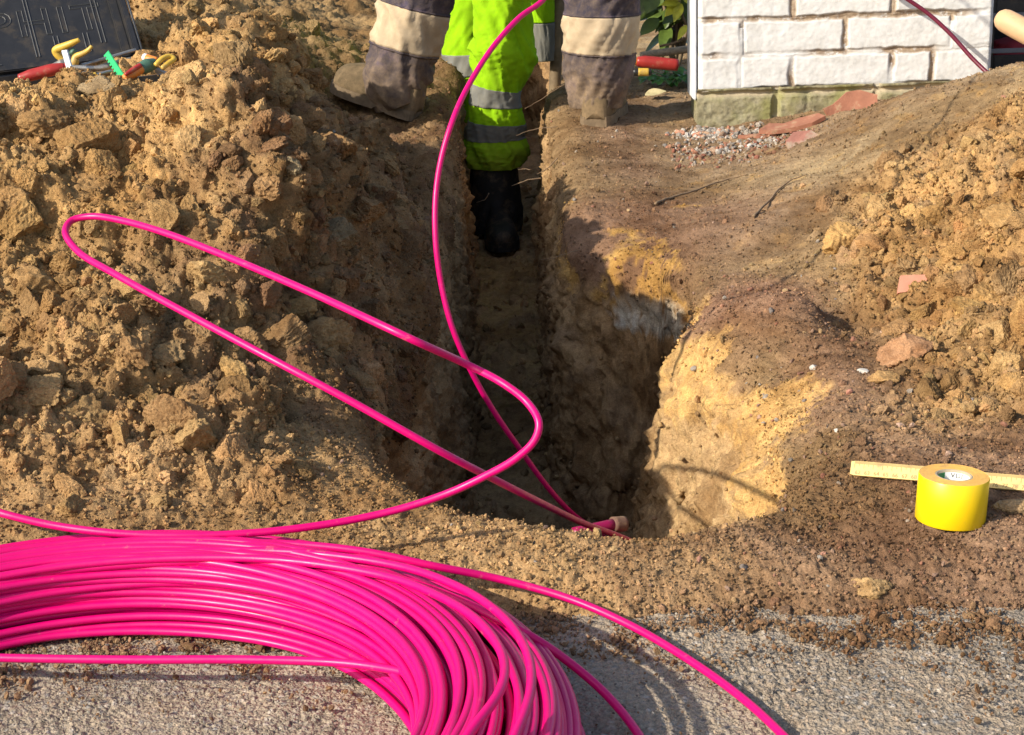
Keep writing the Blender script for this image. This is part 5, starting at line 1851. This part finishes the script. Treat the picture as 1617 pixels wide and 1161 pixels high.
ext = bmesh.ops.extrude_face_region(bm, geom=[f])
for v in ext["geom"]:
    if isinstance(v, bmesh.types.BMVert): v.co += Vector((0, .004, .001))
bmesh.ops.triangulate(bm, faces=[f for f in bm.faces if len(f.verts) > 4])
bmesh.ops.recalc_face_normals(bm, faces=bm.faces)
bm_obj("notched_blade", bm, GRNP, t)
t = thing("screwdriver", "screwdriver with red and orange handle and dark green collar in the tool case", "screwdriver", at(212, 114, 2.520), GRP)
px_tube("handle", [(196, 124, 2.500), (208, 117, 2.510), (224, 108, 2.520)], 8, ORGP, t, taper=[.7, 1, 1])
px_tube("red_inlay", [(198, 118, 2.495), (210, 110, 2.505), (222, 103, 2.515)], 4, REDP, t, taper=[.7, 1, 1])
px_tube("collar", [(222, 109, 2.520), (233, 104, 2.530), (244, 100, 2.540)], 10.5, DGRN, t, taper=[.9, 1.1, .8])
t = thing("clip", "yellow bent wire clip at the right end of the tool case", "clip", at(262, 96, 2.520), GRP)
px_tube("wire", [(246, 103, 2.520), (256, 93, 2.530), (268, 89, 2.540), (275, 93, 2.540), (266, 100, 2.530), (256, 108, 2.520)], 4.2, YELP, t)
t = thing("screwdriver", "small screwdriver with an orange tip behind the yellow clip", "screwdriver", at(244, 96, 2.600), GRP)
px_tube("handle", [(232, 92, 2.620), (248, 97, 2.610)], 6.5, ORGP, t)
px_tube("cap", [(228, 90, 2.625), (234, 93, 2.620)], 6.0, WHTP, t)
for i, (pts, r, lab, mt) in enumerate([
    ([(128, 104, 2.720), (170, 92, 2.760), (214, 79, 2.800)], 3.2, "long bright steel chisel at the back of the tool case", STEEL),
    ([(140, 112, 2.700), (180, 100, 2.730), (225, 90, 2.760)], 4.0, "dull grey file lying in the middle of the tool case", plain("dull_steel", (.16, .155, .13), rough=.5, metal=.3, var=.3)),
    ([(150, 118, 2.660), (190, 112, 2.680), (228, 98, 2.700)], 4.5, "brown handled file in front of the dull grey one", WOOD)]):
    t = thing("file", lab, "file", at(*pts[1]), GRP)
    px_tube("bar", pts, r, mt, t, sides=8)
    px_tube("tang", [pts[0], (pts[0][0] - 12, pts[0][1] + 4, pts[0][2] - .01)], r * .5, mt, t, sides=6)
t = thing("screwdriver", "screwdriver with a muddy yellow handle nearest the heap crest", "screwdriver", at(140, 122, 2.560), GRP)
px_tube("handle", [(127, 127, 2.555), (140, 122, 2.560), (152, 118, 2.565)], 5.5, YELP, t, taper=[.8, 1, .8])
px_tube("shank", [(152, 118, 2.565), (175, 112, 2.580)], 2.2, STEEL, t)

# ------------------------------------------------------------------ behind: shrub, weed, discarded things, crate
def leaf_arrays(base, d, up, L, Wd, curl=.3, fold=.25):
    d = np.array(d, float); d /= np.linalg.norm(d)
    up = np.array(up, float); up -= d * up.dot(d); up /= np.linalg.norm(up) + 1e-9
    s = np.cross(d, up)
    t = np.linspace(0, 1, 9)
    w = Wd * np.sin(np.pi * np.clip(t, .02, .985) ** .8) ** .9
    V = []
    for ti, wi in zip(t, w):
        c = np.array(base) + d * L * ti - up * curl * L * ti * ti
        for k in (-1, -.5, 0, .5, 1):
            V.append(c + s * wi * k + up * fold * wi * abs(k))
    return np.array(V), [grid_faces(9, 5)]


def leaf_mat(name, c):
    m, nt, b = new_mat(name)
    co = geo_pos(nt)
    nt.links.new(ramp(nt, noise(nt, 40, 4, .6, co), [(.3, tuple(x * .7 for x in c)), (.7, tuple(x * 1.25 for x in c))]), b.inputs["Base Color"])
    b.inputs["Roughness"].default_value = .42
    b.inputs["Subsurface Weight"].default_value = 0.0
    bump(nt, b, noise(nt, 150, 3, .6, co), .4, .001)
    return m


LEAF = leaf_mat("green_leaf", (.085, .13, .022)); LEAFY = leaf_mat("yellow_leaf", (.52, .50, .035)); LEAFW = leaf_mat("weed_leaf", (.07, .19, .035))
sb = at_z(1062, 118, .0); sb = np.array([sb[0], 5.0, gz(sb[0], 5.0)])
sh = thing("shrub", "broad-leaved shrub with dark green and yellow leaves left of the brick pier", "shrub", sb)
stems = []; its = []; ity = []
rr = np.random.default_rng(17)
for k in range(9):
    top = np.array([rr.normal() * .11, rr.normal() * .08 + .02, .42 + .3 * rr.random()])
    P = catmull([np.zeros(3), top * np.array([.35, .35, .5]), top])
    stems.append(tube_arrays(P, np.linspace(.007, .003, len(P)), 6))
    for j in range(11):
        q = P[int(len(P) * (.25 + .75 * j / 11))] if j < 11 else P[-1]
        a = rr.uniform(0, 6.28)
        its.append(leaf_arrays(q, (math.cos(a), math.sin(a) * .7 - .25, -.25 + .3 * rr.normal()), (0, -.4, 1), rr.uniform(.07, .13), rr.uniform(.016, .028)))
def pxl(px0, py0, px1, py1, y, w, lst, up=(0, -.8, .6), L=1.0):
    a, b = at(px0, py0, y), at(px1, py1, y - .03)
    lst.append(leaf_arrays(a - sb, b - a, up, np.linalg.norm(b - a) * L, w, .12))
for a in [(1018, -14, 1008, 28, 4.86, .020), (1030, 6, 1012, 30, 4.88, .022), (1040, 30, 1010, 54, 4.86, .020), (1036, -10, 1020, 20, 4.84, .024), (1062, 10, 1050, 44, 4.95, .020), (1098, -10, 1078, 26, 4.84, .026), (1094, 12, 1090, 52, 4.84, .018), (1072, 20, 1046, 36, 4.9, .016), (1030, 40, 1014, 50, 4.9, .012)]:
    pxl(*a, its)
for a in [(1074, 2, 1046, 6, 4.82, .016), (1074, 4, 1050, 24, 4.82, .017), (1072, -6, 1062, -2, 4.82, .012), (1084, 40, 1070, 62, 4.80, .010), (1080, -8, 1094, 8, 4.82, .013), (1076, 6, 1064, 34, 4.81, .014), (1078, -4, 1052, -8, 4.81, .015)]:
    pxl(*a, ity)
stems.append(tube_arrays(catmull([at(1096, 66, 4.82) - sb, at(1088, 46, 4.82) - sb, at(1078, 26, 4.82) - sb, at(1072, 0, 4.82) - sb]), .0045, 7))
V, fl = join_arrays(stems); np_mesh("stem", V, fl, WOOD, sh)
V, fl = join_arrays(its); np_mesh("foliage", V, fl, LEAF, sh)
V, fl = join_arrays(ity); np_mesh("yellow_foliage", V, fl, LEAFY, sh)

wb = at_z(1060, 140, .0); wb[2] = gz(wb[0], wb[1])
wd = thing("weed", "small green weed with pale leaves growing beside the brick pier", "weed", wb)
its = []; st = []
for k in range(85):
    a = rr.uniform(0, 6.28); r = .085 * rr.random() ** .6
    q = np.array([math.cos(a) * r, math.sin(a) * r * .6, .02 + .05 * rr.random() * (1 - r / .1)])
    its.append(leaf_arrays(q, (math.cos(a), math.sin(a) - .4, .2 * rr.normal()), (0, -.5, 1), rr.uniform(.014, .030), rr.uniform(.006, .011), .3))
    if k % 4 == 0: st.append(tube_arrays(catmull([np.zeros(3), q * .5 + np.array([0, 0, .012]), q], 5), .0011, 5))
V, fl = join_arrays(its); np_mesh("foliage", V, fl, LEAFW, wd)
V, fl = join_arrays(st); np_mesh("stem", V, fl, LEAFW, wd)

t = thing("bottle", "red plastic tube with an orange nozzle lying behind the worker's right leg", "bottle", at(1035, 100, 4.62))
t_y = 4.62
px_tube("tube", [(1006, 97, t_y), (1030, 99, t_y), (1070, 103, t_y)], 10, REDP, t, taper=[.75, 1, 1, .98, .95])
px_tube("nozzle", [(996, 96, t_y), (1006, 97, t_y)], 6, ORGP, t)
t = thing("battery", "small black and yellow cylinder lying below the red tube", "cylinder", at(1012, 114, 4.58))
px_tube("casing", [(1000, 114, 4.58), (1028, 114, 4.58)], 6, BLACK, t)
px_tube("band", [(1008, 114, 4.579), (1024, 114, 4.579)], 6.4, YELP, t)
o = tube("branch", catmull([at(1012, 88, 4.68), at(1040, 84, 4.69), at(1070, 80, 4.7), at(1098, 76, 4.72)]), .0105, plain("grey_bark", (.26, .22, .16), rough=.9, var=.3, scale=60, bmp=.004))
tag(o, "grey dead branch lying behind the red tube", "branch")
o = tube("twig", catmull([at(1042, 73, 4.85), at(1065, 68, 4.86), at(1082, 60, 4.87)]), .0035, ROOT)
tag(o, "thin dry twig lying behind the grey branch", "twig", "twigs on the slope")
p, n, _ = hit(1036, 156)
V, fl = leaf_arrays(np.zeros(3), (1, .1, .22), (0, -.5, 1), .058, .016, .1)
o = np_mesh("dry_leaf", V, fl, leaf_mat("dry_leaf", (.52, .45, .25))); o.location = p + np.array([-.03, -.01, .012])
tag(o, "cream dry leaf lying in front of the green weed", "leaf")

# dark crate with pale rails beside the pier
cr0 = at(1560, 118, 4.46)
gzc = gz(cr0[0] + .2, cr0[1] + .15)
cr = thing("crate", "dark plastic crate with grey rails at the right edge behind the mound", "crate", (cr0[0], cr0[1], 0))
GRAIL = plain("grey_rail", (.17, .165, .175), rough=.5, var=.1)
zb = float(at(1590, 118, 4.46)[2]) - .10
zr1, zr2 = float(at(1590, 80, 4.46)[2]), float(at(1590, 24, 4.46)[2])


def cbox(name, a, b, mat, parent, bev=.003):
    bm = bmesh.new(); bmesh.ops.create_cube(bm, size=1)
    for w in bm.verts:
        for k in range(3): w.co[k] = a[k] if w.co[k] < 0 else b[k]
    bmesh.ops.bevel(bm, geom=bm.edges[:], offset=bev, segments=2, affect='EDGES')
    return bm_obj(name, bm, mat, parent)


cbox("back_panel", (0, .34, zb), (.6, .352, zb + .46), BLACK, cr)
cbox("side_panel", (0, .0, zb), (.012, .339, zb + .46), BLACK, cr)
cbox("side_panel", (.588, .0, zb), (.6, .339, zb + .46), BLACK, cr)
cbox("floor_panel", (.013, .0, zb), (.587, .339, zb + .012), BLACK, cr)
cbox("front_panel", (.013, .002, zb + .013), (.587, .012, zr1 - .012), BLACK, cr)
cbox("front_panel", (.013, .002, zr2 - .02), (.587, .012, zr2 + .16), BLACK, cr)
for zz_ in (zr1, zr2):
    cbox("rail", (-.002, -.006, zz_ - .006), (.6, .001, zz_ + .006), GRAIL, cr, .002)
bag = thing("bag", "dark red bag inside the crate at the right edge", "bag", (cr0[0] + .13, cr0[1] + .12, zr1 - .02))
Vb, Fb = clod_shape(4, 77, 2, .6)
np_mesh("cloth", Vb * np.array([.11, .09, .075]), Fb, plain("dark_red_cloth", (.30, .02, .025), rough=.6, var=.2, scale=30), bag)
tube("cord", catmull([np.array([-.06, -.03, .05]), np.array([0, -.04, .085]), np.array([.06, -.03, .05])]), .004, plain("dark_cord", (.05, .02, .02)), bag)

# pale wooden handle resting on the mound
a, b_ = at(1581, 29, 4.02), at(1720, 105, 3.86)
HW = plain("pale_wood", (.52, .33, .18), rough=.6, var=.10, scale=25, dirt=(.36, .24, .13), dirt_scale=30, dirt_lo=.56, dirt_hi=.74)
dv = b_ - a; Lh = np.linalg.norm(dv); dv /= Lh
hd = thing("wooden_pole", "pale wooden tool handle with a rounded end at the right edge over the mound", "handle", a)
Q = np.array([dv * s for s in (-.012, -.008, 0, .012, .04, .10, .2, .3, .42)])
V, fl = tube_arrays(Q, np.array([.006, .016, .023, .0265, .0275, .027, .026, .025, .024]), 24)
np_mesh("handle", V, fl, HW, hd)
V, fl = tube_arrays([dv * .40, dv * .44, dv * .50], np.array([.026, .030, .030]), 20)
np_mesh("ferrule", V, fl, STEEL, hd)
